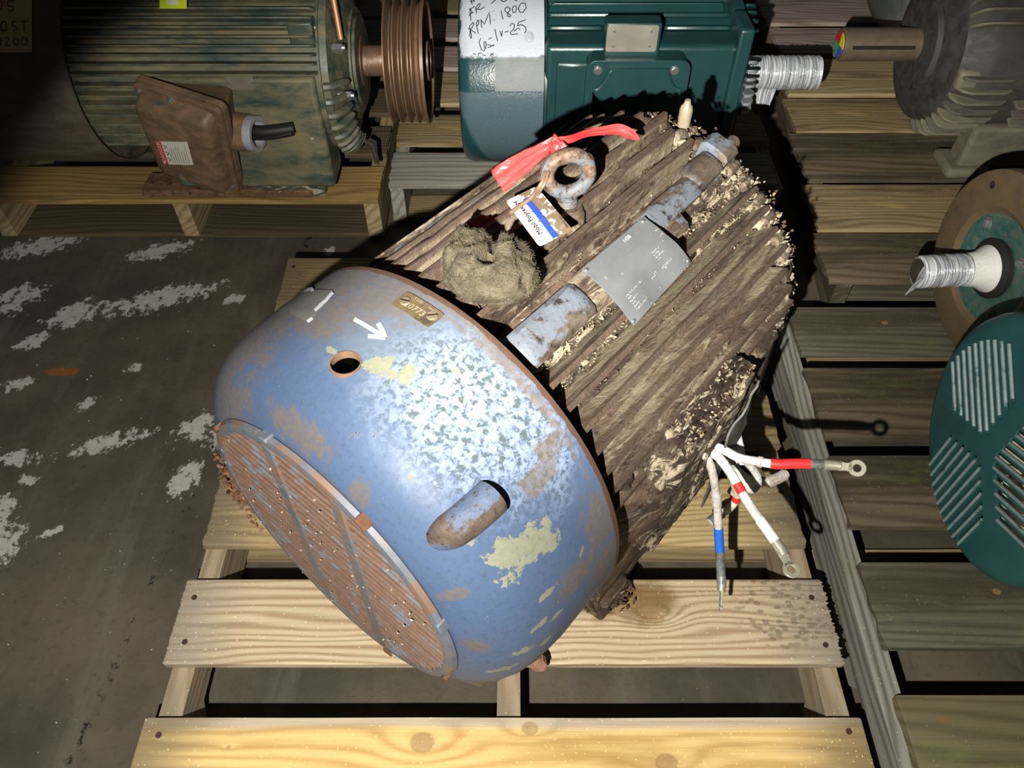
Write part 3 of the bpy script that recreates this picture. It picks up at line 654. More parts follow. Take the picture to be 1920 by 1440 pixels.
# painted arrow
def w2(u, v, r=.2885): return wcyl(u, v, r)
def pxstroke(mb, lines, wpx, dr=.0009):
    out = []
    def fn(a, b):
        x, th = wcyl(a, b, .288); r = cover_r(x) + dr; x, th = wcyl(a, b, r); return cp(x, th, cover_r(x) + dr)
    strokes(mb, [[V(p) for p in l] for l in lines], fn, wpx, sub=4)
mb = MB(); pxstroke(mb, [[(664, 598), (680, 607), (702, 620), (720, 631)]], 4.2); pxstroke(mb, [[(709, 606), (716, 618), (722, 633)]], 5.0, .0011); pxstroke(mb, [[(690, 630), (705, 631), (723, 633)]], 4.2, .0013)
obj('painted_arrow', mb, M['white_paint'], motor, smooth=True)
mb = MB()
pxstroke(mb, [[(652, 832), (668, 818), (664, 830)], [(672, 812), (668, 832), (680, 815), (684, 828)], [(690, 822), (702, 806), (700, 822), (712, 800)], [(806, 905), (818, 922)], [(806, 905), (818, 898), (822, 908), (812, 914), (830, 918)], [(836, 902), (846, 886), (838, 884)], [(778, 872), (782, 850), (790, 838)], [(818, 648), (828, 641), (833, 642), (843, 655)]], 1.0, .0006)
obj('faded_writing', mb, M['scratch'], motor)
# torn tape scrap
pts = [(540, 552), (582, 542), (624, 544), (620, 560), (582, 606), (560, 596), (538, 584), (524, 590), (521, 574)]
def pxpoly(pts, dr, mb, n=6):
    cen = V((sum(p[0] for p in pts) / len(pts), sum(p[1] for p in pts) / len(pts))); k = len(pts)
    vs = []; fs = []
    def f(p):
        x, th = wcyl(p.x, p.y, .288); r = cover_r(x) + dr; x, th = wcyl(p.x, p.y, r); return cp(x, th, cover_r(x) + dr)
    for j in range(n + 1):
        for p in pts: vs.append(f(cen.lerp(V(p), j / n)))
    for j in range(n):
        for i in range(k): fs.append((j * k + i, j * k + (i + 1) % k, (j + 1) * k + (i + 1) % k, (j + 1) * k + i))
    mb.add(vs, fs)
def dens(pts, k=3):
    out = []
    for i in range(len(pts)):
        a, b = V(pts[i]), V(pts[(i + 1) % len(pts)])
        for j in range(k): out.append(a.lerp(b, j / k))
    return out
mb = MB(); pxpoly(dens(pts), .0012, mb); tp = obj('tape_scrap', mb, M['tape'], motor)
mb = MB(); pxstroke(mb, [[(553, 549), (585, 541), (586, 546)], [(624, 548), (612, 562), (598, 574)], [(604, 570), (590, 582)], [(586, 596), (576, 603)]], 3., .0018); obj('torn_paper', mb, M['white_paint'], tp)['kind'] = 'stuff'
# lugs: a half pipe boss with a screw in its open end
for k, (th) in enumerate((47.5, -43, 227.5)):
    mb = MB(); n = 14; m_ = 12; vs = []; fs = []
    for i in range(n + 1):
        t_ = i / n; x = .018 + .075 * t_; rr = .0185 * min(1, sqrt(max(0, 1 - (1 - min(1, t_ / .35)) ** 2)) + .02)
        cc = cover_r(x) - .006 + .007 * min(1, t_ * 3)
        for j in range(m_ + 1):
            a = pi * j / m_; dy = rr * cos(a) * 1.15; dr = rr * 1.1 * sin(a)
            vs.append(cp(x, th + math.degrees(dy / .29), cc + dr))
    for i in range(n):
        for j in range(m_): fs.append((i * (m_ + 1) + j, i * (m_ + 1) + j + 1, (i + 1) * (m_ + 1) + j + 1, (i + 1) * (m_ + 1) + j))
    k0 = n * (m_ + 1); k1 = len(vs)
    for j in range(m_ + 1): vs.append(V(vs[k0 + j]).lerp(cp(.093, th, RC + .002), .3))
    for j in range(m_): fs.append((k0 + j, k0 + j + 1, k1 + j + 1, k1 + j))
    k2 = len(vs)
    for j in range(m_ + 1): vs.append(V(vs[k1 + j]) + V((-.018, 0, 0)))
    for j in range(m_): fs.append((k1 + j, k1 + j + 1, k2 + j + 1, k2 + j))
    fs.append(tuple(range(k2, k2 + m_ + 1)))
    mb.add(vs, fs); lg = obj('screw_lug', mb, M['lugm'] if 'lugm' in M else M.setdefault('lugm', rusty('rusty blue lug', rust=(.08, .06, .05), rust2=(.13, .095, .07), crust=(.12, .065, .045), paint=(.09, .12, .19), pamt=.47, camt=.6, rough=.45, sc=1.6, bst=.35)), motor)
    mb = MB(); mb.cyl(cp(.07, th, RC + .002), cp(.087, th, RC + .002), .009, n=6); obj('screw', mb, M['rust'], lg)
# bolt below the cover
p = loc(at(1003, 1236, .2)); 
mb = MB(); d = (loc(at(1018, 1252, .185)) - loc(at(985, 1218, .225))).normalized(); mb.cyl(p - d * .035, p + d * .006, .0095, n=14); mb.cyl(p + d * .004, p + d * .015, .013, n=6); mb.cyl(p + d * .015, p + d * .024, .006, n=10)
tag(obj('cover_bolt', mb, plain('orange rust bolt', (.3, .15, .1), .8, 0, 80, .4, .5), motor), 'rusty bolt sticking out under the blue cover')

# finned barrel
RB, RT = .216, .2675
mb = MB(); mb.rev([(.225, 0.), (.225, .2), (.245, RB), (.74, RB), (.76, .2), (.76, 0.)], (0, 0, HM), n=96)
obj('barrel', mb, M['body_rust'], motor)
def fin(th, x0, x1, rt=RT, w0=.0115, w1=.0036, slant=.03, mat='fin_rust', name='cooling_fin', n=26, rag=1.):
    mb = MB(); vs = []; sd = random.uniform(0, 99); k = 5
    for i in range(n + 1):
        t_ = i / n; ring_ = []
        for j, (rr, ww) in enumerate(((RB - .004, -w0), ((RB + rt) / 2, -w0 * .62), (rt, -w1), (rt, w1), ((RB + rt) / 2, w0 * .62), (RB - .004, w0))):
            h = (rr - RB) / (rt - RB); xs = x0 + slant * (1 - max(0, h)); xe = x1 - slant * .3 * (1 - max(0, h))
            x = xs + (xe - xs) * t_
            q = mn.noise(V((x * 22, sd + j * .3, th))) * .0014 * rag + mn.noise(V((x * 90, sd, j))) * .0007 * rag
            r = rr + (q * 1.2 if h > .3 else 0); 
            vs.append(cp(x, th, r) + V((0, sin(R(th)), cos(R(th)))) * (ww + q * .9) )
    m6 = 6; fs = []
    for i in range(n):
        for j in range(5): fs.append((i * m6 + j, i * m6 + j + 1, (i + 1) * m6 + j + 1, (i + 1) * m6 + j))
    fs += [tuple(range(6)), tuple(n * m6 + j for j in range(6))[::-1]]
    mb.add(vs, fs); return obj(name, mb, M[mat], motor, ang=50)
BOSS = [(62.5, 78)]
fins_th = [11.6, 18.8] + [26 + 7.2 * i for i in range(5)] + [80.5 + 7.3 * i for i in range(15)] + [200 + 8 * i for i in range(5)] + [285, 293, 301]
for th in fins_th:
    a = th; fin(th, .243 + random.uniform(-.004, .006), .735 + random.uniform(-.01, .012) + (.02 if 90 < th < 100 else 0))
# fins at the edge of the corner pad (only beyond / before the plate)
# corner pad: raised flat rib in three sections
def pad(name, x0, x1, a0, a1, r, mat='boss', ch=.012):
    mb = MB(); vs = []; fs = []; n = 14; am = (a0 + a1) / 2; hw = R(a1 - a0) / 2 * r
    prof = [(-hw, -.04), (-hw, -ch * .5), (-hw + ch * .6, 0), (0, .001), (hw - ch * .6, 0), (hw, -ch * .5), (hw, -.04)]
    for i in range(n + 1):
        x = x0 + (x1 - x0) * i / n
        for (s, d) in prof:
            q = .0012 * mn.noise(V((x * 30, s * 40, r * 9))); e = -.004 if i in (0, n) and d > -.03 else 0
            vs.append(cp(x, am + math.degrees(s / r), r + d + q + e))
    m_ = len(prof)
    for i in range(n):
        for j in range(m_ - 1): fs.append((i * m_ + j, i * m_ + j + 1, (i + 1) * m_ + j + 1, (i + 1) * m_ + j))
    fs += [tuple(range(m_)), tuple(n * m_ + j for j in range(m_))]
    mb.add(vs, fs); return obj(name, mb, M[mat], motor, ang=40)
tag(pad('corner_pad', .247, .375, 60.5, 72, .2655), 'flat grey blue corner pad between the fins')
pad('corner_pad', .375, .60, 60, 73, .259, 'fin_rust'); pad('corner_pad', .53, .66, 65.5, 73.5, .2665); pad('corner_pad', .655, .725, 66.5, 75.5, .268); pad('corner_pad', .728, .765, 67, 77.5, .2735)
pad('corner_pad', .247, .74, 106.5 + 8, 122, .2565, 'fin_rust') if 0 else None
mb = MB(); mb.cyl(cp(.766, 71, .262), cp(.782, 71, .262), .011, n=12); obj('bracket_bolt', mb, M['boss'], motor)

# drive end bracket
mb = MB(); mb.rev([(.73, .2), (.735, .228), (.765, .23), (.785, .21), (.80, .17), (.80, .0)], (0, 0, HM), n=72); obj('end_bracket', mb, M['body_rust'], motor)
for i in range(40):
    th = -8 + i * 7.3
    if th > 235 or 66 < th < 78: continue
    mb = MB(); L = .052 if th < 75 else .036
    P = [cp(.735 + L * t_, th, .253 - .012 * t_ * t_ * 1.6 + .0015 * random.uniform(-1, 1)) for t_ in (0, .3, .6, .85, 1)]
    mb.tube(P, [.0062, .0064, .0062, .0058, .0042], 8, flat=1.35)
    vs = [p for p in P] + [cp(.735 + L * t_, th, .2) for t_ in (0, .3, .6, .85, 1)]
    for s_ in (-.004, .004):
        off = V((0, sin(R(th)), cos(R(th)))) * s_; mb.add([p + off for p in vs], [(j, j + 1, j + 6, j + 5) for j in range(4)])
    obj('bracket_fin', mb, M['fin_rust'], motor)
mb = MB(); mb.rev([(.79, .0), (.79, .07), (.82, .07), (.825, .03), (.93, .03), (.93, 0.)], (0, 0, HM), n=32); obj('shaft', mb, M['dark_iron'], motor)

# lint and caked grease between the fins, thickest at the drive end
U = random.uniform; Gs = random.gauss
def groove_fill(mb, th, wdeg, x0, x1, top, seed, nx=170, na=7):
    vs = []; fs = []
    for i in range(nx + 1):
        x = x0 + (x1 - x0) * i / nx; lump = max(0, mn.noise(V((x * 13, seed, 2.)))) ; fine = mn.noise(V((x * 160, seed, 5.)))
        endb = max(0, (x - .64) / .11) ** 1.5
        for j in range(na + 1):
            a = (j / na - .5); q = mn.fractal(V((x * 110, a * 6 + seed, th)), .8, 2, 4)
            r = .2165 + (1 - (2 * a) ** 4) * (.004 + top * (lump * 1.1 + .5 * endb)) + q * (.0026 + .002 * endb) + .001 * fine
            vs.append(cp(x + q * .002, th + wdeg * a, r))
    for i in range(nx):
        for j in range(na): fs.append((i * (na + 1) + j, i * (na + 1) + j + 1, (i + 1) * (na + 1) + j + 1, (i + 1) * (na + 1) + j))
    mb.add(vs, fs)
mb = MB()
for i in range(8): groove_fill(mb, 15.2 + 7.2 * (i - 0) - 0, 7.0, .262, .745, .014, i * 3.3)
for i in range(14): groove_fill(mb, 84.1 + 7.3 * (i - .0) , 7.1, .262, .745, .009, 40 + i * 2.7)
groove_fill(mb, 79.2, 3.4, .262, .745, .018, 90.); groove_fill(mb, 58.6, 6, .262, .745, .02, 95.)
o = obj('caked_grease', mb, M['cake'], motor, ang=75); o['kind'] = 'stuff'; o['label'] = 'caked grease and lint between the fins'
def flakes(mb, N, fx, fth, fr, smin, smax):
    for _ in range(N):
        s = U(smin, smax) * random.choice((.6, .8, 1, 1.2)); blob(mb, cp(fx(), fth(), fr()), (s * U(.8, 1.8), s * U(.3, .7), s * U(.4, .9)), .45)
mb = MB()
for k in range(70):
    th0 = U(-12, 70) if k % 3 else U(84, 108); x0 = U(.735, .782)
    for _ in range(12): blob(mb, cp(x0 + Gs(0, .006), th0 + Gs(0, 1.4), U(.218, .25)), (U(.001, .0045), U(.0005, .002), U(.0006, .003)), .5)
flakes(mb, 2600, lambda: U(.27, .745), lambda: 15.2 + 7.2 * random.randrange(7) + Gs(0, 1.6), lambda: U(.219, .238), .0005, .0018)
flakes(mb, 1500, lambda: U(.27, .745), lambda: 79.5 + 7.3 * random.randrange(9) + Gs(0, 1.7), lambda: U(.219, .243), .0005, .0017)
o = obj('lint', mb, M['fluff'], motor, smooth=False); o['kind'] = 'stuff'; o['label'] = 'cream lint flakes caught on the fins'
mb = MB()
for k in range(90):
    th0 = U(-18, 112); x0 = U(.735, .79)
    for _ in range(12): blob(mb, cp(x0 + Gs(0, .008), th0 + Gs(0, 2), U(.215, .248)), (U(.001, .005), U(.001, .004), U(.001, .005)), .5)
flakes(mb, 700, lambda: U(.26, .77), lambda: U(10, 62), lambda: U(.22, .245), .0005, .0018)
flakes(mb, 700, lambda: U(.26, .77), lambda: U(79, 130), lambda: U(.22, .245), .0005, .0018)
o = obj('grease_crumbs', mb, M['crumb'], motor, smooth=False); o['kind'] = 'stuff'

def lumpy(name, fn, nu, nv, mat, parent, amp=.003, fq=60, label=None, stuff=False):
    vs = []; fs = []
    for i in range(nu + 1):
        for j in range(nv + 1):
            p = V(fn(i / nu, j / nv)); q = mn.fractal(p * fq, .9, 2, 4) * amp; vs.append(p + V((q * .4, -q, q)))
    for i in range(nu):
        for j in range(nv): fs.append((i * (nv + 1) + j, i * (nv + 1) + j + 1, (i + 1) * (nv + 1) + j + 1, (i + 1) * (nv + 1) + j))
    mb = MB(); mb.add(vs, fs); o = obj(name, mb, mat, parent, ang=75)
    if label: o['label'] = label
    if stuff: o['kind'] = 'stuff'
    return o
cakeb0 = rusty('caked foot dirt', rust=(.02, .013, .009), rust2=(.08, .05, .035), crust=(.4, .33, .24), pamt=.85, camt=.58, rough=.7, sc=1.5, bst=1.)
# side block, conduit opening, feet
def sidep(x, s, z): return V((x, -s, z - 0))
mb = MB(); n = 18
sec = [(.17, .37), (.2, .365), (.262, .345), (.286, .325), (.292, .22), (.275, .18), (.256, .15), (.256, .02), (.17, .02)]
vs = []; fs = []; m_ = len(sec)
for i in range(n + 1):
    x = .262 + (.735 - .262) * i / n
    for j, (s, z) in enumerate(sec):
        k_ = 0
        if j in (2, 3, 4, 5) : k_ = -.035 * (1 - min(1, max(0, (x - .262) / .1))) - .03 * max(0, (x - .6) / .13)
        if j == 1: k_ = -.01
        q = .004 * mn.noise(V((x * 25, j * 2.3, 1))) + .002 * mn.noise(V((x * 80, j, 4)))
        vs.append(V((x + (.0 if i else .004 * mn.noise(V((j * 9., 2, 2)))), -(s + k_ + q), z + q)))
for i in range(n):
    for j in range(m_): fs.append((i * m_ + j, i * m_ + (j + 1) % m_, (i + 1) * m_ + (j + 1) % m_, (i + 1) * m_ + j))
fs += [tuple(range(m_)), tuple(n * m_ + j for j in range(m_))]
mb.add(vs, fs); obj('side_block', mb, M['body_rust'], motor, ang=50)
# far side the same, simpler
mb = MB(); mb.prism([(.17, .52), (.24, .42), (.26, .2), (.235, .02), (.17, .02)], lambda a, b, d: V((d, a, b)), .27, .73); obj('side_block', mb, M['body_rust'], motor, bevel=.006)
for sgn in (-1, 1):
    for (x0, x1) in ((.262, .335), (.63, .74)):
        mb = MB(); lo_, hi_ = sorted((sgn * .19, sgn * .268)); mb.box((x0, lo_, .0), (x1, hi_, .03)); mb.box((x0 + .006, lo_, .02), (x1 - .004, hi_ - (.008 if sgn > 0 else 0), .06)); obj('foot', mb, M['body_rust'], motor, bevel=.008, seg=3)
lumpy('caked_dirt', lambda u, v: (.258 + .08 * u, -(.215 + .056 * v), .062 - .03 * v + .01 * sin(pi * u)), 30, 30, cakeb0, motor, .009, 70, None, True)
fx0 = loc(at(1410, 700, .58)); fx1 = loc(at(1295, 940, .36))
# opening plates seen almost edge on
def quadplate(pts, th, name, mat, parent, wob=.0, nrm=None, n=8):
    a, b, c, d = [V(p) for p in pts]; nn = (b - a).cross(d - a).normalized() if nrm is None else nrm; vs = []; fs = []
    for s_ in (0, th):
        for i in range(n + 1):
            for j in range(n + 1):
                p = a.lerp(b, i / n).lerp(d.lerp(c, i / n), j / n); q = wob * (mn.noise(p * 28) + .5 * mn.noise(p * 90))
                if wob and (i in (0, n) or j in (0, n)): p = p + (p - (a + c) / 2).normalized() * q * 1.5
                vs.append(p + nn * (s_ + q))
    N = (n + 1) ** 2
    for s_ in (0, N):
        for i in range(n):
            for j in range(n): fs.append((s_ + i * (n + 1) + j, s_ + i * (n + 1) + j + 1, s_ + (i + 1) * (n + 1) + j + 1, s_ + (i + 1) * (n + 1) + j))
    per = [j for j in range(n + 1)] + [i * (n + 1) + n for i in range(1, n + 1)] + [n * (n + 1) + j for j in range(n - 1, -1, -1)] + [i * (n + 1) for i in range(n - 1, 0, -1)]
    for i in range(len(per)): p_, q_ = per[i], per[(i + 1) % len(per)]; fs.append((p_, q_, q_ + N, p_ + N))
    mb = MB(); mb.add(vs, fs); return obj(name, mb, mat, parent, ang=50)
sP = .302
pn = Mm.to_3x3() @ V((0, -1, 0))
def onside(u, v, s): return loc(at_plane(u, v, Mm @ V((0, -s, 0)), pn))
g1 = onside(1408, 700, .30); g2 = onside(1296, 938, .305)
xa, xb = min(g1.x, g2.x) - .004, max(g1.x, g2.x) + .004
dx_, dz_ = xb - xa, g1.z - g2.z
quadplate([(xa, -.300, g2.z), (xa + dx_ * .7, -.300, g2.z + dz_ * .25), (xb, -.300, g1.z), (xa + dx_ * .25, -.300, g2.z + dz_ * .8)], .004, 'box_gasket', M['cake'], motor, .006)
quadplate([(xa + .012, -.318, g2.z - .012), (xa + dx_ * .85, -.314, g2.z + dz_ * .25), (xb + .006, -.311, g1.z - .012), (xa + dx_ * .4, -.314, g2.z + dz_ * .65)], .003, 'opening_plate', plain('grey worn plate', (.085, .08, .07), .6, .2, 50, .4, .4, dirt=(.05, .04, .03)), motor, .005)
mb = MB(); mb.cyl(((xa + xb) / 2, -.29, (g1.z + g2.z) / 2 - .01), ((xa + xb) / 2, -.3035, (g1.z + g2.z) / 2 - .01), .033, n=20); obj('lead_opening', mb, M['groove'], motor)
M['cream_cake'] = rusty('cream lint crust', rust=(.05, .034, .022), rust2=(.15, .11, .07), crust=(.5, .43, .3), pamt=.85, camt=.44, rough=.9, sc=2.2, bst=1.)
lumpy('caked_lint', lambda u, v: cp(.728 + .062 * u, -14 + 84 * v, .246 - .03 * max(0, u - .35) ** 1.3), 50, 170, M['cream_cake'], motor, .013, 75, 'fluffy cream lint packed between the drive end fins', True)
lumpy('caked_lint', lambda u, v: cp(.722 + .06 * u, 80 + 32 * v, .24 - .03 * max(0, u - .4) ** 1.3), 40, 70, M['cream_cake'], motor, .012, 70, None, True)
# box mount: sloping top from the frame out to the opening, crusted
def mount(u, v):
    x = xa - .075 + (xb - xa + .16) * u; e = min(1, max(0, (x - (xa - .075)) / .055)); e2 = min(1, max(0, ((xb + .085) - x) / .05)); e = min(e, e2)
    P = [(.235, .345), (.248, .372 + .02 * e), (.27, .352 + .035 * e), (.29, .335 + .05 * e), (.297, .325 + .04 * e), (.297, .19), (.262, .17)]
    k = v * (len(P) - 1); a = int(min(k, len(P) - 2)); q = V(P[a]).lerp(V(P[a + 1]), k - a); return (x, -q.x, q.y)
lumpy('box_mount', mount, 60, 44, M['cake'], motor, .0035)
cakeb = rusty('black and cream crust', rust=(.02, .013, .009), rust2=(.07, .045, .03), crust=(.6, .52, .38), pamt=.85, camt=.535, rough=.6, sc=1.5, bst=1.)
lumpy('caked_grease', lambda u, v: (xa - .03 + (xb - xa + .09) * u, -(.25 + .043 * v), .379 + .010 * sin(pi * v) * 1 - .004 * v + .006 * sin(pi * u)), 60, 24, cakeb, motor, .004, 90, 'black grease and cream crust over the box mount', True)
lumpy('caked_dirt', lambda u, v: cp(.262 + .05 * u, 4 + 16 * v, .245 + .016 * sin(pi * u) * sin(pi * v)), 24, 24, cakeb, motor, .006, 90, None, True)
lumpy('caked_dirt', lambda u, v: cp(.62 + .16 * u, -14 + 30 * v, .244 + .02 * sin(pi * u) * sin(pi * v)), 50, 40, cakeb, motor, .008, 60, None, True)
mb = MB()
def oncyl(N, x, th, sx, sth, r, smin, smax):
    for _ in range(N): blob(mb, cp(x + Gs(0, sx), th + Gs(0, sth), r + U(0, .006)), (U(smin, smax), U(smin, smax) * .7, U(smin, smax) * .8), .45)
oncyl(70, .7, 4, .03, 6, .25, .0008, .003); oncyl(80, .77, 0, .012, 14, .235, .001, .003)
for _ in range(110): a_ = U(0, 1); blob(mb, (xa - .02 + (xb - xa + .06) * a_, -U(.25, .295), .388 + U(0, .006)), (U(.0008, .003), U(.0008, .0025), U(.0006, .002)), .45)
o = obj('crusted_lint', mb, M['fluff'], motor, smooth=False); o['kind'] = 'stuff'
mb = MB()
for _ in range(420):
    p = loc(at(1135 + Gs(0, 22), 1118 + Gs(0, 12), .15 + U(0, .02))); blob(mb, p, (U(.001, .005), U(.001, .004), U(.001, .003)), .45)
o = obj('dirt_crumbs', mb, M['crumb'], motor, smooth=False); o['kind'] = 'stuff'

# nameplate
x0, th0 = wcyl(1195, 505, .272)
cs = [wcyl(u, v, .272) for (u, v) in ((1210, 403), (1297, 490), (1190, 610), (1092, 503))]
Wn = ((cs[0][0] + cs[1][0]) - (cs[2][0] + cs[3][0])) / 2; xm = sum(c[0] for c in cs) / 4; tm = sum(c[1] for c in cs) / 4
cen = cp(xm, tm, .2745); e1 = V((1, 0, 0)); e2 = V((0, sin(R(tm)), cos(R(tm)))); e3 = e1.cross(e2)
pnw = Mm.to_3x3() @ e3
q = [loc(at_plane(u, v, Mm @ cen, pnw)) for (u, v) in ((1092, 503), (1210, 403), (1297, 490), (1190, 610))]    # left top, right top, right bottom, left bottom
def npf(a, b, d=0):    # a 0..1 reading direction, b 0..1 from bottom to top
    p = q[3].lerp(q[2], a).lerp(q[0].lerp(q[1], a), b); s_ = .006 * (1 - (2 * b - 1) ** 2) + .002 * sin(a * 9) * (1 - b) - .0035
    return p + e3 * (s_ + d)
vs = []; fs = []; n = 14
mb = MB()
for d in (0, .0014):
    for i in range(n + 1):
        for j in range(n + 1):
            a, b = i / n, j / n
            if i in (0, n) and j in (0, n): a = .5 + (a - .5) * .985; b = .5 + (b - .5) * .985
            if i == n and 5 < j: a -= .018 * min(1, (j - 5) / 3) if j < n else 0
            vs.append(npf(a, b, d))
N = (n + 1) ** 2
for s_ in (0, N):
    for i in range(n):
        for j in range(n): fs.append((s_ + i * (n + 1) + j, s_ + (i + 1) * (n + 1) + j, s_ + (i + 1) * (n + 1) + j + 1, s_ + i * (n + 1) + j + 1))
per = [j for j in range(n + 1)] + [i * (n + 1) + n for i in range(1, n + 1)] + [n * (n + 1) + j for j in range(n - 1, -1, -1)] + [i * (n + 1) for i in range(n - 1, 0, -1)]
for i in range(len(per)): a_, b_ = per[i], per[(i + 1) % len(per)]; fs.append((a_, b_, b_ + N, a_ + N))
mb.add(vs, fs); nplate = tag(obj('nameplate', mb, M['plate_alu'], motor, ang=60), 'grey aluminium nameplate riveted at its four corners')
for (a, b) in ((.03, .05), (.97, .05), (.93, .95), (.03, .95)):
    mb = MB(); mb.cyl(npf(a, b, .001), npf(a, b, .0032), .0034, .002, n=12); obj('rivet', mb, M['steel'], nplate)
mb = MB(); random.seed(11)
def fnp(a, b): return npf(a, b, .0018)
def nline(x, y, n, h=.028, wch=.014, gap=.021):
    # one engraved line of small print from short strokes
    L = []
    for k in range(n):
        cx = x + k * gap; 
        for _ in range(2): L.append([(cx + U(0, wch), y + U(0, h)), (cx + U(0, wch), y + U(0, h))])
    strokes(mb, [[V(p) for p in l] for l in L], fnp, .0022, sub=1)
add_text(mb, '1458', .085, lambda a, b: fnp(.62 + a * .65, .93 + b - .02))
for (x, y, n) in ((.12, .33, 13), (.12, .285, 3), (.12, .24, 6), (.12, .195, 3), (.12, .155, 4), (.12, .11, 9), (.55, .275, 2), (.5, .245, 3), (.69, .5, 6), (.69, .455, 4), (.69, .41, 6), (.69, .36, 2), (.66, .245, 8), (.9, .7, 3), (.9, .6, 3), (.88, .52, 1), (.5, .06, 1), (.72, .07, 1), (.92, .09, 1), (.3, .02, 1)): nline(x, y, n)
obj('engraved_print', mb, plain('white engraving', (.62, .62, .6), .6), nplate, smooth=False)

# eyebolt
x0, t0_ = wcyl(1060, 388, .262); base = cp(x0, 90, .25); 
mb = MB(); c1 = base + V((0, .002, .064)); vd = (Mi.to_3x3() @ (CO - Mm @ c1)); vd.z = 0; vd.normalize(); vd = Matrix.Rotation(R(12), 3, 'Z') @ vd
mb.torus(c1, vd, .0275, .0095, wob=.18)
mb.tube([base + V((0, 0, -.01)), base + V((0, 0, .012)), base + V((0, 0, .02)), base + V((0, 0, .034))], [.0125, .0115, .0125, .0125], 16)
eye = tag(obj('eyebolt', mb, M['eye'], motor), 'worn grey lifting eyebolt')
mb = MB(); mb.rev([(0, .013), (.006, .013), (.012, .019), (0, .024), (-.02, .026)], (0, 0, 0), ax='z', n=32); mb.v = [tuple(base + V(p) + V((0, 0, .006))) for p in mb.v]; obj('eyebolt_seat', mb, M['fin_rust'], motor)
mb = MB()
for k in range(6): mb.torus(base + V((0, 0, .01 + .0032 * k)), (0, 0, 1), .0118, .0014, n=24, k=6)
obj('eyebolt_thread', mb, M['eye'], eye)
# grease fitting on the drive end
gx, gth = wcyl(1279, 250, .245)
g0 = loc(at_plane(1280, 240, Mm @ cp(.79, 88, .24), FW * -1)); g0 = cp(.772, 89, .235); ga = V((0, 0, 1))
mb = MB(); mb.cyl(g0 - ga * .03, g0 + ga * .016, .003, n=10); mb.tube([g0 + ga * h for h in (.012, .014, .04, .046, .05, .056)], [.008, .0098, .0102, .0088, .0055, .0042], 16)
tag(obj('grease_fitting', mb, M['grease_cap'], motor), 'small capped grease fitting')

# leads
def lead(pts, rad, mat, label, extra=(), lug=None, name='lead_wire'):
    P = smoothpath([loc(at(*p)) for p in pts], 7); mb = MB(); N = len(P)
    rr = [rad * (1 + .08 * mn.noise(V((i * .7, rad * 900, 1)))) for i in range(N)]
    rad *= 1.12; rr = [q * 1.12 for q in rr]; mb.tube(P, rr, 12); o = obj(name, mb, mat, motor); o['label'] = label
    for (t0, t1, mt, sc_) in extra:
        i0, i1 = int(t0 * (N - 1)), int(t1 * (N - 1)) + 1
        mb = MB(); mb.tube(P[i0:i1 + 1], rad * sc_, 12); obj('tape_band', mb, mt, o)
    if lug:
        a = P[-1]; dirw = (P[-1] - P[-3]).normalized(); rc = loc(at(*lug[0])); rc_d = (rc - a); L = rc_d.length; dd = rc_d.normalized()
        nn = V(lug[1]); nn = (Mi.to_3x3() @ nn); nn = (nn - dd * nn.dot(dd)).normalized(); sd = dd.cross(nn)
        mb = MB(); mb.tube([a - dirw * .012, a + dirw * .002, a + dd * (L * .35)], [rad * 1.12, rad * 1.12, rad * .95], 14)
        w0 = rad * 1.0; ro = lug[2]; ri = ro * .46; th = .0016
        # tongue
        vs = []
        for s_ in (-th, th):
            for (t_, hw) in ((.25, w0 * 1.1), (.5, w0 * .85), (.75, w0 * 1.0), (1 - ri * 1.2 / L, ro * .8)): vs += [a + dd * L * t_ + sd * hw + nn * s_, a + dd * L * t_ - sd * hw + nn * s_]
        fs = []
        for s_ in (0, 8):
            for i in range(3): fs.append((s_ + 2 * i, s_ + 2 * i + 1, s_ + 2 * i + 3, s_ + 2 * i + 2))
        for i in range(3): fs += [(2 * i, 2 * i + 2, 2 * i + 10, 2 * i + 8), (2 * i + 1, 2 * i + 3, 2 * i + 11, 2 * i + 9)]
        mb.add(vs, fs)
        k = 28; vs = []
        for s_ in (-th, th):
            for r_ in (ri, ro):
                for j in range(k): an = 2 * pi * j / k; vs.append(rc + (dd * cos(an) + sd * sin(an)) * r_ + nn * s_)
        fs = []
        for j in range(k):
            j2 = (j + 1) % k; fs += [(j, j2, k + j2, k + j), (2 * k + j, 2 * k + j2, 3 * k + j2, 3 * k + j), (j, j2, 2 * k + j2, 2 * k + j), (k + j, k + j2, 3 * k + j2, 3 * k + j)]
        mb.add(vs, fs); obj('ring_lug', mb, M['lug'], o, bevel=.0006, seg=1)
    return o
zO = .47
lead([(1318, 832, .475), (1350, 840, .48), (1385, 858, .487), (1420, 865, .49), (1455, 870, .493), (1500, 869, .497), (1562, 872, .5)], .0055, M['wire_white'], 'pale lead ending in a ring lug, banded with red tape', [(.62, .86, M['band_red'], 1.13), (.86, .99, M['wire_dark'], 1.06), (.5, .54, M['wire_brown'], 1.25)], ((1607, 878, .505), (0, -.45, .9), .0112))
lead([(1316, 838, .475), (1345, 855, .472), (1372, 890, .465), (1395, 930, .457), (1418, 965, .45), (1442, 998, .445), (1464, 1030, .442)], .0058, M['wire_white'], 'whitened lead with a cream taped end and ring lug', [(.72, .98, M['band_white'], 1.1), (.42, .46, M['band_red'], 1.02)], ((1484, 1068, .44), (.1, -.5, .85), .0112))
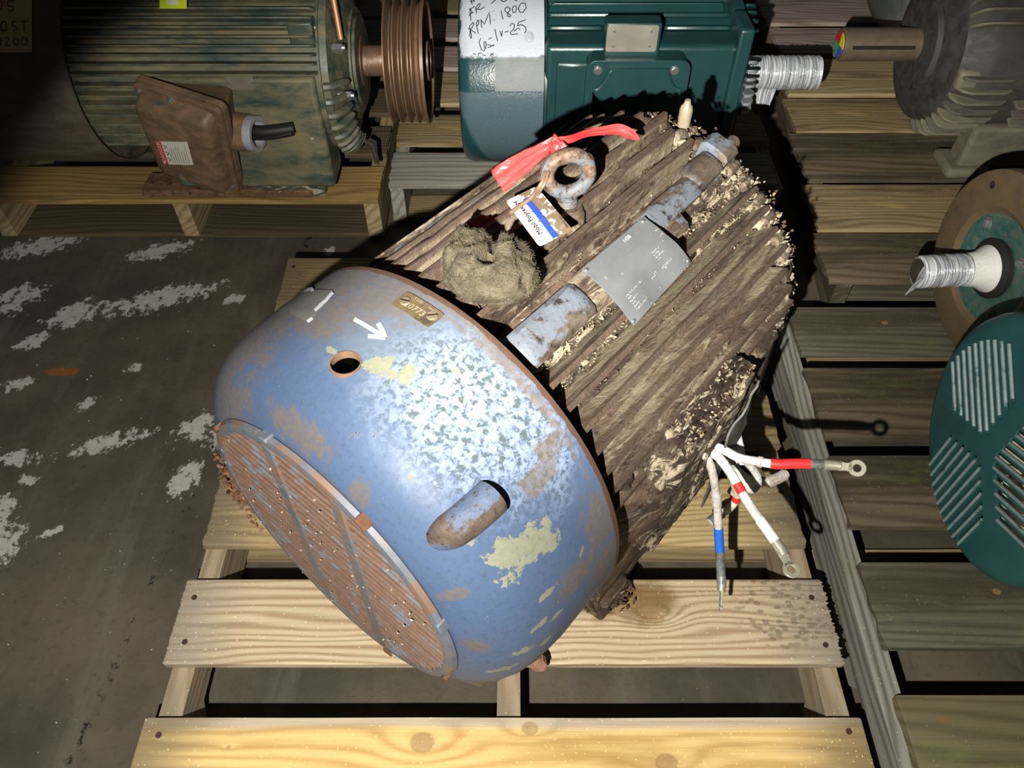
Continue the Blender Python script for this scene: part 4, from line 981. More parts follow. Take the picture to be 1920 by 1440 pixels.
lead([(1312, 845, .475), (1328, 862, .465), (1338, 895, .44), (1344, 940, .40), (1347, 990, .365), (1350, 1040, .33), (1353, 1094, .302)], .0053, M['wire_brown'], 'browned lead with a blue tape band and a thin bent lug', [(.68, .80, M['band_blue'], 1.14), (.8, .99, M['wire_dark'], 1.12), (.46, .52, M['wire_brown'], 1.2)], ((1351, 1140, .289), (.97, .15, .1), .006))
lead([(1325, 830, .46), (1368, 852, .42), (1400, 868, .39), (1418, 890, .37), (1420, 908, .355), (1408, 918, .35), (1392, 900, .36), (1372, 872, .38), (1345, 850, .42)], .0056, M['wire_white'], 'looped white lead')
lead([(1328, 822, .46), (1348, 803, .46), (1364, 794, .455), (1378, 808, .45), (1386, 838, .44), (1391, 868, .42)], .0062, M['wire_white'], 'white lead bending over beside the box plate')
lead([(1322, 826, .47), (1342, 812, .465), (1358, 817, .46), (1368, 838, .45), (1376, 868, .43)], .006, M['wire_white'], 'white lead tucked under the bent one')
lead([(1352, 850, .40), (1380, 880, .34), (1405, 900, .31), (1432, 905, .30), (1455, 898, .30), (1474, 888, .30)], .0062, M['wire_cream'], 'cream lead with a grey wrapped end', [(.66, .93, M['wire_brown'], 1.35), (.93, 1, M['lug'], 1.0)])
lead([(1352, 860, .38), (1374, 900, .31), (1382, 930, .27), (1368, 952, .25), (1345, 968, .24), (1330, 980, .235)], .0062, M['wire_cream'], 'cream lead curling back with a dark sleeve', [(.72, .97, M['wire_dark'], 1.2), (.42, .46, M['band_red'], 1.05)])
lead([(1325, 855, .40), (1370, 880, .33), (1380, 905, .29), (1372, 925, .27)], .007, M['wire_brown'], 'short browned lead behind the others')
# ---------------------------------------------------------------- things lying on the big motor
# felted lump
c0 = pc(912, 520, .275); nn = (c0 - V((c0.x, 0, HM))).normalized()
wc = Mm @ c0; Nw = Mm.to_3x3() @ nn; Xw = V((1, 0, 0)); Xw = (Xw - Nw * Xw.dot(Nw)).normalized(); Yw = Nw.cross(Xw)
def lump():
    mb = MB(); na, nr = 110, 60; vs = []; fs = []
    for i in range(nr + 1):
        p = i / nr; ph = pi * p
        for j in range(na):
            a = 2 * pi * j / na
            rad = .0515 * (1 + .08 * cos(a - R(-40)) ** 2 * 1 - .36 * math.exp(-((a - R(84)) / .26) ** 2) + .05 * cos(3 * a + 1) + .12 * math.exp(-((a - R(128)) / .35) ** 2) + .14 * math.exp(-((a - R(-45 + 360)) / .6) ** 2))
            rr = rad * (sin(ph) ** .75); h = .031 * cos(ph)
            d = V((rr * cos(a), rr * sin(a), 0)); 
            hole = math.exp(-((d.x + .0) ** 2 + (d.y + .012) ** 2) / .00009) * .02 if p < .5 else 0
            crease = math.exp(-((d.x - .004 - .2 * (d.y)) ** 2) / .000012) * .017 * (1 if d.y > -.012 and p < .5 else 0)
            nz_ = mn.fractal(V((d.x * 45, d.y * 45, h * 45)), 1, 2, 5) * .0055 + mn.noise(V((d.x * 420, d.y * 420, h * 300))) * .0014
            q = d + d.normalized() * nz_ if d.length > 1e-5 else d
            vs.append(wc + Xw * q.x + Yw * q.y + Nw * (h + .018 - hole - crease + nz_))
    for i in range(nr):
        for j in range(na): fs.append((i * na + j, i * na + (j + 1) % na, (i + 1) * na + (j + 1) % na, (i + 1) * na + j))
    mb.add(vs, fs)
    for _ in range(2600):
        k = random.randrange(na * (nr // 2 + 8)); p = V(vs[k]); d = (p - wc).normalized(); e = (d + V((Gs(0, .5), Gs(0, .5), Gs(0, .5)))).normalized()
        t_ = e.orthogonal().normalized() * .0004; L = U(.0015, .0042); mb.add([p - t_, p + t_, p + e * L], [(0, 1, 2)])
    o = obj('lint_lump', mb, M['lintgrey'], None, ang=180)
    return tag(o, 'fuzzy grey brown lump of felted lint lying on the rusty fins', 'lint lump')
lump()
# tag card
c0 = pc(1010, 405, .2865); nrm = ((c0 - V((c0.x, 0, HM))).normalized() * 1.0 + V((-.12, .0, .12))).normalized()
nw = Mm.to_3x3() @ nrm; cw = Mm @ c0; off = nw * .004; cw = cw + off
Q = [at_plane(u, v, cw, nw) for (u, v) in ((1011, 463), (1074, 432), (1005, 350), (948, 378))]   # reading starts at the lower side: [bottom-left edge, bottom-right edge, far right, far left]
# a: 0..1 from the lower edge to the upper edge (reading direction); b: 0..1 from right edge to left edge (up)
def cdf(a, b, d=0):
    p = Q[1].lerp(Q[2], a).lerp(Q[0].lerp(Q[3], a), b); return p + nw * (d + .0025 * sin(a * 3.1) )
card = thing('grease_tag', 'muddied white grease tag with a blue stripe wired to the eyebolt', 'tag', tuple(cdf(.5, .5)))
Ci = Matrix.Translation(card.location).inverted()
def cl(a, b, d=0): return Ci @ cdf(a, b, d)
mb = MB(); oc = []
for (cx, cy, s0) in ((.94, .92, 0), (.06, .92, 90), (.06, .08, 180), (.94, .08, 270)):
    for k in range(5): an = R(s0 + 22.5 * k); oc.append((cx + .06 * cos(an), cy + .08 * sin(an)))
k = len(oc); vs = []; fs = []
for d in (0, .0006):
    for rr in (1, .66, .33): vs += [cl(.5 + (a - .5) * rr, .5 + (b - .5) * rr, d) for a, b in oc]
    vs.append(cl(.5, .5, d))
N = 3 * k + 1
for s_ in (0, N):
    for r_ in range(2):
        for i in range(k): fs.append((s_ + r_ * k + i, s_ + r_ * k + (i + 1) % k, s_ + (r_ + 1) * k + (i + 1) % k, s_ + (r_ + 1) * k + i))
    for i in range(k): fs.append((s_ + 2 * k + i, s_ + 2 * k + (i + 1) % k, s_ + 3 * k))
for i in range(k): fs.append((i, (i + 1) % k, N + (i + 1) % k, N + i))
mb.add(vs, fs); 
t = NT('muddied white card'); nn = t.noise(scale=60, det=7, rough=.68, dist=.6); n2 = t.noise(scale=240, det=3)
bd = (Q[0] - Q[1]); X_, Y_, Z_ = t.xyz(); o_ = cl(.5, 0); bb = t.math('DIVIDE', t.math('ADD', t.math('ADD', t.math('MULTIPLY', t.math('SUBTRACT', X_, o_.x), bd.x), t.math('MULTIPLY', t.math('SUBTRACT', Y_, o_.y), bd.y)), t.math('MULTIPLY', t.math('SUBTRACT', Z_, o_.z), bd.z)), bd.length_squared)
mud = t.step(t.math('SUBTRACT', nn, t.math('MULTIPLY', t.step(bb, .4, .7), .16)), .44, .455)
M['card'] = t.done(t.mix(mud, (.62, .62, .6), t.mix(n2, (.12, .085, .055), (.2, .15, .095))), .5)
cd_ = obj('card', mb, M['card'], card, ang=60)
mb = MB(); n = 10; vs = [cl(a, b, .0022) for i in range(n + 1) for (a, b) in ((i / n * .86 + .0, .43), (i / n * .86, .59))]; mb.add(vs, [(2 * i, 2 * i + 1, 2 * i + 3, 2 * i + 2) for i in range(n)]); obj('stripe', mb, M['stripe'], cd_)
cw_ = (Q[2] - Q[1]).length; ch_ = (Q[0] - Q[1]).length
mb = MB(); add_text(mb, 'Mobil Polyrex EM', .0098, lambda a, b: cl(.15 + a / cw_, .79 + b / ch_, .0024), ax='LEFT'); add_text(mb, 'Mobil Polyrex EM', .0098, lambda a, b: cl(.153 + a / cw_, .794 + b / ch_, .0025), ax='LEFT')
add_text(mb, 'Bearing care', .0042, lambda a, b: cl(.06 + a / cw_, .09 + b / ch_, .0024), ax='LEFT'); obj('print', mb, M['ink'], cd_, smooth=False)['kind'] = 'stuff'
mb = MB(); W0 = [(1022, 322, .034), (1018, 338, .02), (1010, 352, .012), (1000, 366, .01), (992, 374, .008), (975, 386, .006), (956, 400, .005)]
wp = smoothpath([Ci @ (at_plane(u, v, cw + nw * d, nw)) for (u, v, d) in W0], 5); mb.tube(wp, .0028, 8); mb.tube([p + V((.004, -.001, .0)) for p in wp[:16]], .0022, 8); obj('tie_wire', mb, plain('brown wire', (.2, .13, .09), .6, .3, 90, .4, .4), card)

# flagging tape
kz = Mm @ (c1 + V((0, 0, .037)))
def wl(u, v, r): return Mm @ pc(u, v, r)
def band(mb, pts, wid, fold=.004, nw_=9):
    pts = smoothpath(pts, 8); N = len(pts); vs = []; fs = []
    for i, p in enumerate(pts):
        t_ = (pts[min(i + 1, N - 1)] - pts[max(0, i - 1)]).normalized(); vw = (CO - p).normalized(); vw = (vw * .7 + V((0, 0, .5))).normalized(); s_ = t_.cross(vw).normalized(); up = s_.cross(t_)
        f = i / (N - 1); k = f * (len(wid) - 1); a = int(min(k, len(wid) - 2)); wd = wid[a] + (wid[a + 1] - wid[a]) * (k - a)
        for j in range(nw_ + 1):
            c_ = j / nw_ - .5; vs.append(p + s_ * wd * c_ + up * fold * (sin(c_ * 17 + f * 2.5) * .6 + mn.noise(V((c_ * 6, f * 4, len(pts)))) * .9) * min(1, wd / .012))
    for i in range(N - 1):
        for j in range(nw_): fs.append((i * (nw_ + 1) + j, i * (nw_ + 1) + j + 1, (i + 1) * (nw_ + 1) + j + 1, (i + 1) * (nw_ + 1) + j))
    mb.add(vs, fs)
mb = MB()
k0 = wl(1041, 262, .345)
band(mb, [k0, wl(1018, 280, .335), wl(990, 298, .32), wl(962, 316, .305), wl(932, 340, .292)], [.010, .018, .030, .036, .037], .0035)
band(mb, [k0, wl(1068, 260, .34), wl(1098, 250, .328), wl(1130, 245, .32), wl(1160, 242, .315), wl(1182, 250, .31), wl(1198, 262, .30)], [.010, .013, .012, .013, .017, .015, .003], .0025)
band(mb, [k0, wl(1044, 270, .345), wl(1050, 284, .338)], [.010, .02, .026], .003)
blob(mb, k0, (.007, .006, .006), .2)
o = obj('flagging_tape', mb, M['ribbon'], None, ang=60); so = o.modifiers.new('thick', 'SOLIDIFY'); so.thickness = .0004
tag(o, 'bright red plastic flagging tape tied to the worn grey eyebolt', 'tape')

# ---------------------------------------------------------------- generic helpers for the motors lying along X
class Mot:
    def __init__(s, label, x, Y, H, rz=0, group=None):
        s.H = H; s.o = V((x, Y, ZT + .0012)); s.e = thing('electric_motor', label, 'motor', (x, Y, ZT + .0012), rz); s.M = Matrix.Translation(s.o) @ Matrix.Rotation(rz, 4, 'Z'); s.Mi = s.M.inverted()
    def c(s, x, th, r): return V((x, -r * cos(R(th)), s.H + r * sin(R(th))))     # th 0 = towards the camera side, 90 = top
    def px(s, u, v, r):     # pixel -> local (x, th) on cylinder r
        o = s.Mi @ CO; d = s.Mi.to_3x3() @ ray(u, v); oy, oz = o.y, o.z - s.H
        A = d.y ** 2 + d.z ** 2; B = oy * d.y + oz * d.z; D = max(0, B * B - A * (oy * oy + oz * oz - r * r)); q = (-B - sqrt(D)) / A; p = o + d * q
        return p.x, math.degrees(atan2(p.z - s.H, -p.y))
    def pp(s, u, v, r): x, th = s.px(u, v, r); return s.c(x, th, r)
    def onY(s, u, v, y):  # pixel on the local plane y = const
        o = s.Mi @ CO; d = s.Mi.to_3x3() @ ray(u, v); return o + d * ((y - o.y) / d.y)
    def onX(s, u, v, x):
        o = s.Mi @ CO; d = s.Mi.to_3x3() @ ray(u, v); return o + d * ((x - o.x) / d.x)
def rfin(m, th, x0, x1, r0, r1, w, mat, name='cooling_fin', n=6, par=None, direc=None, round_=.012):
    mb = MB(); vs = []; fs = []
    dth = R(th) if direc is None else R(direc); dv = V((0, -cos(dth), sin(dth))); nv = V((0, sin(dth), cos(dth)))
    b0 = m.c(0, th, r0)
    prof = [(x0, -.005), (x0, r1 - r0 - round_), (x0 + round_ * .4, r1 - r0 - round_ * .3), (x0 + round_, r1 - r0), (x1 - round_, r1 - r0), (x1 - round_ * .4, r1 - r0 - round_ * .3), (x1, r1 - r0 - round_), (x1, -.005)]
    for s_, k in ((-1, 1), (1, 1)):
        for (x, h) in prof: vs.append(V((x, b0.y, b0.z)) + dv * h + nv * (s_ * w * (1 - .45 * max(0, h) / (r1 - r0))))
    N = len(prof); fs = [tuple(range(N)), tuple(range(N, 2 * N))[::-1]] + [(i, (i + 1) % N, N + (i + 1) % N, N + i) for i in range(N)]
    mb.add(vs, fs); return obj(name, mb, mat, par or m.e, bevel=.002, seg=2)
def bolt(m, p, d, r=.009, h=.008, mat=None, par=None, name='bolt'):
    mb = MB(); d = V(d).normalized(); p = V(p); mb.cyl(p - d * .002, p + d * .002, r * 1.35, n=16); mb.cyl(p + d * .001, p + d * h, r, r * .95, n=6); obj(name, mb, mat or M['steel'], par or m.e, smooth=False, bevel=.0008, seg=1)
def foot_pair(m, xs, yh, wd, mat, hgt=.022, web=None, z1=.1):
    for (x0, x1) in xs:
        for sg in (-1, 1):
            a, b = sorted((sg * (yh - wd), sg * yh)); mb = MB(); mb.box((x0, a, 0), (x1, b, hgt)); mb.box((x0 + .004, *sorted((sg * (yh - wd), sg * (yh - wd + .03)))[:1], hgt - .002), (x1 - .004, sorted((sg * (yh - wd), sg * (yh - wd + .03)))[1], z1)); obj('foot', mb, mat, m.e, bevel=.004)

# ---------------------------------------------------------------- clean dark green motor, top centre
m2 = Mot('clean dark green motor with handwriting on its glare-toned fan cover and a film wrapped shaft', -.125, 1.84, .235)
RC2 = .213
t = NT('green fan cover, painted glare patch'); x, y, z = t.xyz(); th = t.math('MULTIPLY', t.math('ARCTAN2', t.math('SUBTRACT', z, .235), t.math('MULTIPLY', y, -1)), RC2)
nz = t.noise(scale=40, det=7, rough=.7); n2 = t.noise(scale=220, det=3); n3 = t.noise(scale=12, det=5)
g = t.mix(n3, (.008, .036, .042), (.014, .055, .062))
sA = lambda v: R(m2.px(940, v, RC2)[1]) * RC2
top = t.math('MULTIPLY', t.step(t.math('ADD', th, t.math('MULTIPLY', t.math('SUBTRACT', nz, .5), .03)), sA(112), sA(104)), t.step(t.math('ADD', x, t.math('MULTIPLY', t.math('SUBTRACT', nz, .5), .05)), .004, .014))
c = t.mix(t.math('MULTIPLY', top, .93), g, t.mix(n3, (.42, .46, .54), (.52, .56, .62)))  # whitish glare of the glossy green paint, put into the colour
res_ = t.math('MULTIPLY', t.math('MULTIPLY', t.step(th, sA(172), sA(170)), t.step(th, sA(106), sA(108))), t.step(x, m2.px(928, 140, RC2)[0] - .001, m2.px(928, 140, RC2)[0] + .002))
c = t.mix(t.math('MULTIPLY', res_, .85), c, t.mix(nz, (.12, .14, .14), (.25, .26, .25)))
low = t.math('MULTIPLY', t.step(th, sA(174), sA(190)), t.step(t.math('ADD', th, t.math('MULTIPLY', x, -.25)), sA(300), sA(240)))
low2 = t.math('MULTIPLY', t.step(t.math('SUBTRACT', sA(172), th), -.0, .004), t.step(t.math('ADD', x, t.math('MULTIPLY', th, .35)), .005, .02))
c = t.mix(t.math('MULTIPLY', low2, t.math('MULTIPLY_ADD', n2, .25, .25)), c, (.14, .19, .23))  # bluish sheen lower on the cover, painted in as colour
sp = t.step(t.noise(scale=110, det=5, rough=.7), .68, .72); c = t.mix(sp, c, (.25, .3, .3)); t.bump(n2, .5, .0012)
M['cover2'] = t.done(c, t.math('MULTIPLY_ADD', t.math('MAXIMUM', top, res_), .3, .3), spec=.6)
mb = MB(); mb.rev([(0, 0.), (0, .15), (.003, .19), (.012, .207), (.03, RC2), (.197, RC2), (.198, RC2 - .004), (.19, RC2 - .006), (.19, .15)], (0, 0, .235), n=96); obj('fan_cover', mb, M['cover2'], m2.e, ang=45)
def st2(mb, lines, wpx, zx, zy, k, r=RC2 + .0008):
    strokes(mb, [[V((zx + a / k, zy + b / k)) for a, b in l] for l in lines], lambda a, b: m2.pp(a, b, r), wpx, sub=3)
hand = [  # handwriting traced in 7.2x zoom units
 [(135, 215), (180, 165), (150, 110)], [(150, 120), (165, 280)], [(150, 130), (215, 85)], [(150, 195), (200, 165)], [(230, 95), (240, 185)], [(225, 110), (270, 55), (290, 50), (285, 85), (240, 130), (300, 125), (350, 90)], [(335, 12), (337, 16)],
 [(155, 375), (150, 480), (165, 520), (175, 500), (160, 400)], [(135, 400), (150, 350), (195, 300), (205, 330), (165, 400), (230, 450)], [(235, 320), (265, 455)], [(235, 320), (260, 270), (275, 280), (265, 330), (250, 350)], [(310, 375), (300, 260), (345, 330), (415, 160), (428, 330)], [(470, 148), (480, 150)], [(472, 272), (488, 272)],
 [(572, 142), (597, 262)], [(690, 115), (665, 90), (630, 110), (625, 150), (670, 180), (705, 210), (690, 228), (655, 215), (660, 180), (690, 140), (695, 105)], [(740, 85), (722, 120), (735, 170), (765, 165), (785, 115), (765, 75), (740, 85)], [(830, 60), (805, 110), (825, 165), (870, 165), (912, 105), (900, 45), (850, 40), (830, 60)],
 [(297, 515), (275, 570), (305, 670), (345, 688), (370, 620), (365, 560), (340, 570), (345, 640), (375, 655)], [(405, 530), (445, 505)], [(487, 392), (525, 555)], [(555, 415), (580, 500), (590, 410)], [(620, 435), (675, 420)], [(690, 355), (715, 315), (755, 330), (745, 390), (695, 440), (710, 468), (800, 455)], [(905, 268), (810, 300), (790, 350), (850, 330), (905, 370), (910, 420), (885, 445)], [(745, 420), (800, 380), (830, 400)],
 [(380, 600), (420, 610), (480, 620)], [(390, 640), (425, 635), (480, 600)], [(195, 722), (230, 735)], [(262, 750), (270, 720), (310, 715)], [(320, 745), (370, 748)], [(425, 750), (470, 715)], [(430, 725), (472, 745)], [(430, 830), (470, 800)],
 [(150, 20), (215, 5)], [(170, 0), (180, 60)], [(210, 0), (205, 30)], [(440, 50), (500, -5)], [(560, -5), (600, 22), (650, 5)], [(745, -5), (790, 12)], [(880, -5), (890, 8)]]
mb = MB(); st2(mb, hand, .85, 860, 0, 7.2); obj('marker_writing', mb, M['ink'], m2.e)
p = m2.pp(992, 70, RC2); bolt(m2, p, p - V((p.x, 0, .235)), .009, .006, plain('glare pale bolt', (.45, .5, .55), .4, .2))  # bolt head coloured pale to match the painted glare
# body
RB2 = .178
mb = MB(); mb.rev([(.198, .1), (.2, RB2), (.62, RB2), (.625, .19), (.655, .19), (.665, .15), (.668, .05), (.668, 0)], (0, 0, .235), n=72); mb.rev([(.186, .0), (.186, .198), (.205, .198), (.207, .0)], (0, 0, .235), n=64)
obj('frame_barrel', mb, M['green_new'], m2.e)
def front_block(m, x0, x1, z0, z1, y0, y1, mat, name='side_block', bev=.012, par=None):
    mb = MB(); mb.prism([(x0, z0), (x1, z0), (x1, z1), (x0, z1)], lambda a, b, d: V((a, d, b)), -y0, -y1); return obj(name, mb, mat, par or m.e, bevel=bev, seg=3)
gy = .196
zz = lambda v: m2.onY(1200, v, -gy).z
xx = lambda u, v=120: m2.onY(u, v, -gy).x
front_block(m2, xx(1022), xx(1405), .02, zz(92), .1, gy - .012, M['green_new'])
front_block(m2, xx(1040, 200), xx(1100, 200), .05, zz(118), .1, gy - .004, M['green_new'], 'side_pad', .01)
front_block(m2, xx(1375), xx(1402), .03, zz(55), .1, gy + .004, M['green_new'], 'corner_pad', .006)
for (v, ua, ub) in ((15, 1024, 1372), (42, 1024, 1132), (42, 1242, 1372), (66, 1024, 1130), (66, 1242, 1385), (92, 1024, 1128), (92, 1242, 1372), (-12, 1024, 1372), (-35, 1024, 1372)):
    x_, th_ = m2.px(1200, v, .192); xa_ = m2.px(ua, v, .195)[0]; xb_ = m2.px(ub, v, .195)[0]
    rfin(m2, th_, xa_, xb_, .172, .203, .0075, M['green_new'], direc=min(th_, 25) if v > 10 else th_)
for th_ in list(range(75, 200, 9)): rfin(m2, th_, .21, .61, .174, .2, .004, M['green_new'])
# rating plate
def flatplate(m, u0, v0, u1, v1, y, th, mat, name, bev=.001, par=None, rad=.006, label=None):
    a = m.onY(u0, v0, -y); b = m.onY(u1, v0, -y); c_ = m.onY(u0, v1, -y); d_ = m.onY(u1, v1, -y); x0_, x1_ = (a.x + c_.x) / 2, (b.x + d_.x) / 2; z1_, z0_ = a.z, c_.z
    P = []
    for (cx, cz, s0) in ((x1_ - rad, z1_ - rad, 0), (x0_ + rad, z1_ - rad, 90), (x0_ + rad, z0_ + rad, 180), (x1_ - rad, z0_ + rad, 270)):
        for k in range(5): an = R(s0 + 22.5 * k); P.append((cx + rad * cos(an), cz + rad * sin(an)))
    mb = MB(); mb.prism(P, lambda a, b, d: V((a, d, b)), -y + .0, -y - th); o = obj(name, mb, mat, par or m.e, bevel=bev)
    if label: o['label'] = label
    return o, (x0_, x1_, z0_, z1_)
front_block(m2, xx(1134, 70), xx(1237, 70), zz(104), m2.onY(1200, 44, -.207).z, .165, .207, M['green_new'], 'plate_seat', .003)
rp, (x0_, x1_, z0_, z1_) = flatplate(m2, 1137, 47, 1233, 97, .2075, .0012, M['plate_bright'], 'rating_plate', label='small blank metal rating plate')
for ax_ in (.14, .86):
    for az in (.22, .78):
        mb = MB(); c_ = V((x0_ + (x1_ - x0_) * ax_, -.2085, z0_ + (z1_ - z0_) * az)); mb.cyl(c_, c_ - V((0, .003, 0)), .0035, .002, n=12); obj('rivet', mb, M['steel'], rp)
# junction box with lid
yb = .235
za, zb = m2.onY(1200, 113, -yb).z, .055; xa_, xb_ = m2.onY(1098, 150, -yb).x, m2.onY(1291, 150, -yb).x
def rrect(x0, x1, z0, z1, rad):
    P = []
    for (cx, cz, s0) in ((x1 - rad, z1 - rad, 0), (x0 + rad, z1 - rad, 90), (x0 + rad, z0 + rad, 180), (x1 - rad, z0 + rad, 270)):
        for k in range(6): an = R(s0 + 18 * k); P.append((cx + rad * cos(an), cz + rad * sin(an)))
    return P
mb = MB(); mb.prism(rrect(xa_ + .003, xb_ - .003, zb + .003, za - .003, .02), lambda a, b, d: V((a, d, b)), -.15, -yb + .006); jb = obj('junction_box', mb, M['green_new'], m2.e, bevel=.004)
mb = MB(); mb.prism(rrect(xa_, xb_, zb, za, .022), lambda a, b, d: V((a, d, b)), -yb + .006, -yb - .002); lid = obj('box_lid', mb, M['green_new'], jb, bevel=.003)
e_ = .012; P = [(xa_ + e_, zb + e_), (xb_ - e_, zb + e_), (xb_ - e_, za - .06)]
for k in range(7): an = R(-90 + 15 * k); P.append((xb_ - e_ - .006 - .03 * (k / 6), za - .06 + .045 * (k / 6) ** 2 * 1.0 + .0))
for k in range(7): j = 6 - k; P.append((xa_ + e_ + .006 + .03 * (j / 6), za - .06 + .045 * (j / 6) ** 2))
P += [(xa_ + e_, za - .06)]
mb = MB(); mb.prism(P, lambda a, b, d: V((a, d, b)), -yb - .001, -yb - .012); obj('lid_panel', mb, M['green_new'], lid, bevel=.006, seg=3)
for u in (1121, 1265): c_ = m2.onY(u, 132, -yb - .002); bolt(m2, c_, (0, -1, 0), .0075, .005, M['steel'], lid)
# end fins like stacked discs
for k, v in enumerate((-20, 0, 14, 31, 49, 116, 134, 150, 163, 181, 197, 213)):
    x_, th_ = m2.px(1395, v, .2); mb = MB(); P = []
    dv = V((0, -cos(R(min(th_, 30))), sin(R(min(th_, 30))))); b0 = m2.c(.655, th_, .185)
    for j in range(9): a_ = pi * j / 8; P.append((.03 * sin(a_) * (1.0) + .0, .035 * cos(a_)))
    nv = V((0, -dv.z, dv.y)) ; nv = V((0, dv.z, -dv.y))
    mb.prism(P, lambda a, b, d: V((.658 + a, b0.y, b0.z)) + dv * (b - .018) + nv * d, -.0035, .0035); obj('bracket_fin', mb, M['green_new'] if v < 100 else M['silver_green'], m2.e, bevel=.0015)
foot_pair(m2, [(.22, .32), (.52, .62)], .19, .06, M['green_new'])
bpy.context.view_layer.update()
def wrapped_shaft(m, x0, x1, r, flap=None, mat='film'):
    mb = MB(); N = 34; P = []; rr = []
    for i in range(N + 1): P.append(V((x0 + (x1 - x0) * i / N, .002 * mn.noise(V((i * .4, 0, 1))), m.H))); rr.append(r * (1 + .035 * (i % 2) + .05 * mn.noise(V((i * .9, 2, 2)))))
    mb.tube(P, rr, 28); s_ = obj('shaft', mb, M[mat], m.e, ang=60); s_['label'] = 'shaft wrapped in clear stretch film'; return s_
s2 = wrapped_shaft(m2, .675, .89, .04)
a = m2.onY(1418, 160, -.03); b = m2.onY(1457, 163, -.03); c_ = m2.onY(1444, 198, -.03); d_ = m2.onY(1418, 194, -.03)
quadplate([a, b, c_, d_], .001, 'film_flap', M['film'], s2, .004)

# ---------------------------------------------------------------- old green motor with pulley, upper left
m1 = Mot('old grimy green motor with a rusty conduit box and a four groove pulley', -1.36, 1.848, .262)
HB = .262; RC1 = .238
xc = .375
xl = lambda u, v, r: m1.px(u, v, r)[0]
mb = MB(); mb.rev([(-.12, 0.), (-.12, .16), (-.11, .2), (-.08, .225), (-.03, RC1), (xc, RC1), (xc + .002, RC1 - .005), (xc - .01, RC1 - .008), (xc - .01, .15)], (0, 0, HB), n=96)
tag(obj('fan_cover', mb, mk_green('grimy brown fan cover', (.07, .05, .035), dirt=(.13, .12, .075), damt=.55, rough=.5, wear=((.5, .42, .26), .72), sc=1.5), m1.e, ang=45), 'brown grimy fan cover')
RB1 = .205; xe = 1.36 - .432
mb = MB(); mb.rev([(xc - .03, .05), (xc - .03, RB1), (xe, RB1), (xe + .005, RB1 + .012), (xe + .02, RB1 + .008), (xe + .035, .17), (xe + .05, .12), (xe + .055, .12), (xe + .055, .0)], (0, 0, HB), n=72); obj('frame_barrel', mb, M['green_old'], m1.e)
for v in (-30, -10, 10, 28, 46, 64, 82, 100, 118, 138):
    x_, th_ = m1.px(400, v, .225); rfin(m1, th_, xc - .005, xe - .004, RB1 - .004, .232, .0045, M['green_old'], direc=min(max(th_, -30), 60) * .7)
for v in (160, 178, 196, 214, 232, 250, 268):
    x_, th_ = m1.px(220, v, .22); rfin(m1, th_, xc - .005, m1.px(320, v, .22)[0], RB1 - .004, .229, .0045, M['green_old'], direc=th_ * .7)
front_block(m1, m1.onY(285, 200, -.2).x, m1.onY(602, 200, -.2).x, .04, m1.onY(400, 148, -.215).z, .1, .215, M['green_old'], bev=.01)
front_block(m1, m1.onY(455, 300, -.215).x, m1.onY(592, 300, -.215).x, .0, m1.onY(500, 292, -.197).z, .1, .197, rusty('flaking green web', rust=(.03, .05, .045), rust2=(.06, .075, .065), crust=(.42, .38, .28), pamt=.8, camt=.5, rough=.6, sc=1.5, bst=.5), 'foot_web', .006)
mb = MB(); a = m1.onY(270, 372, -.205); zf = ZT; xA = (m1.Mi @ at(268, 374, ZT)).x; xB = (m1.Mi @ at(588, 374, ZT)).x; yF = -(m1.Mi @ at(400, 372, ZT)).y
mb.box((xA, -yF, 0), (xB, -.12, .022)); obj('foot', mb, M['foot_rust'], m1.e, bevel=.005)
mb = MB(); mb.box((xA, .12, 0), (xB, .205, .022)); obj('foot', mb, M['foot_rust'], m1.e, bevel=.005)
p0, _ = flatplate(m1, 424, 141, 478, 168, .216, .0015, plain('dull small plate', (.2, .17, .14), .5, .2), 'rating_plate')
for u in (427, 474): c_ = m1.onY(u, 155, -.218); mb = MB(); mb.cyl(c_, c_ - V((0, .003, 0)), .004, n=10); obj('rivet', mb, M['steel'], p0)
for th_ in range(70, 200, 10): rfin(m1, th_, xc, xe, RB1 - .004, .235, .004, M['green_old'])
# curved bracket fins
for k in range(9):
    th_ = 12 - k * 9.5; mb = MB(); P = []
    for j in range(7): f = j / 6; P.append(m1.c(xe + .006 + .046 * f, th_, .214 - .045 * f ** 2.2))
    mb.tube(P, [.0105] * 6 + [.007], 8); obj('bracket_fin', mb, M['green_old2'], m1.e)
for (u, v, th_) in ((577, 54, 40), (627, 87, 20), (646, 187, -20), (650, 262, -50)):
    x_, t_ = m1.px(u, v, .2); p = m1.c(x_, t_, .205 if u < 600 else .18); mb = MB(); mb.cyl(p - V((.012, 0, 0)), p + V((.014, 0, 0)), .011, n=6); mb.cyl(p + V((.014, 0, 0)), p + V((.02, 0, 0)), .007, n=12); mb.cyl(p - V((.016, 0, 0)), p - V((.01, 0, 0)), .015, n=16); obj('bolt', mb, M['steel'], m1.e, smooth=False)
x_, t_ = m1.px(565, 50, .225); pb = m1.c(x_, t_, .2); mb = MB(); mb.box((-.03, -.028, -.02), (.025, .01, .03), Matrix.Translation(pb)); obj('bracket_ear', mb, M['green_old2'], m1.e, bevel=.004)
mb = MB(); mb.rev([(xe + .05, .0), (xe + .05, .105), (xe + .062, .105), (xe + .064, .06), (xe + .064, 0)], (0, 0, HB), n=48); obj('bearing_cap', mb, M['green_old2'], m1.e)
mb = MB(); mb.rev([(xe + .06, .0), (xe + .06, .06), (xe + .066, .06), (xe + .068, .036), (xe + .22, .036), (xe + .22, 0)], (0, 0, HB), n=40); obj('shaft', mb, plain('rust brown shaft', (.16, .095, .06), .5, .3, 60, .4, .4, dirt=(.3, .22, .16)), m1.e)
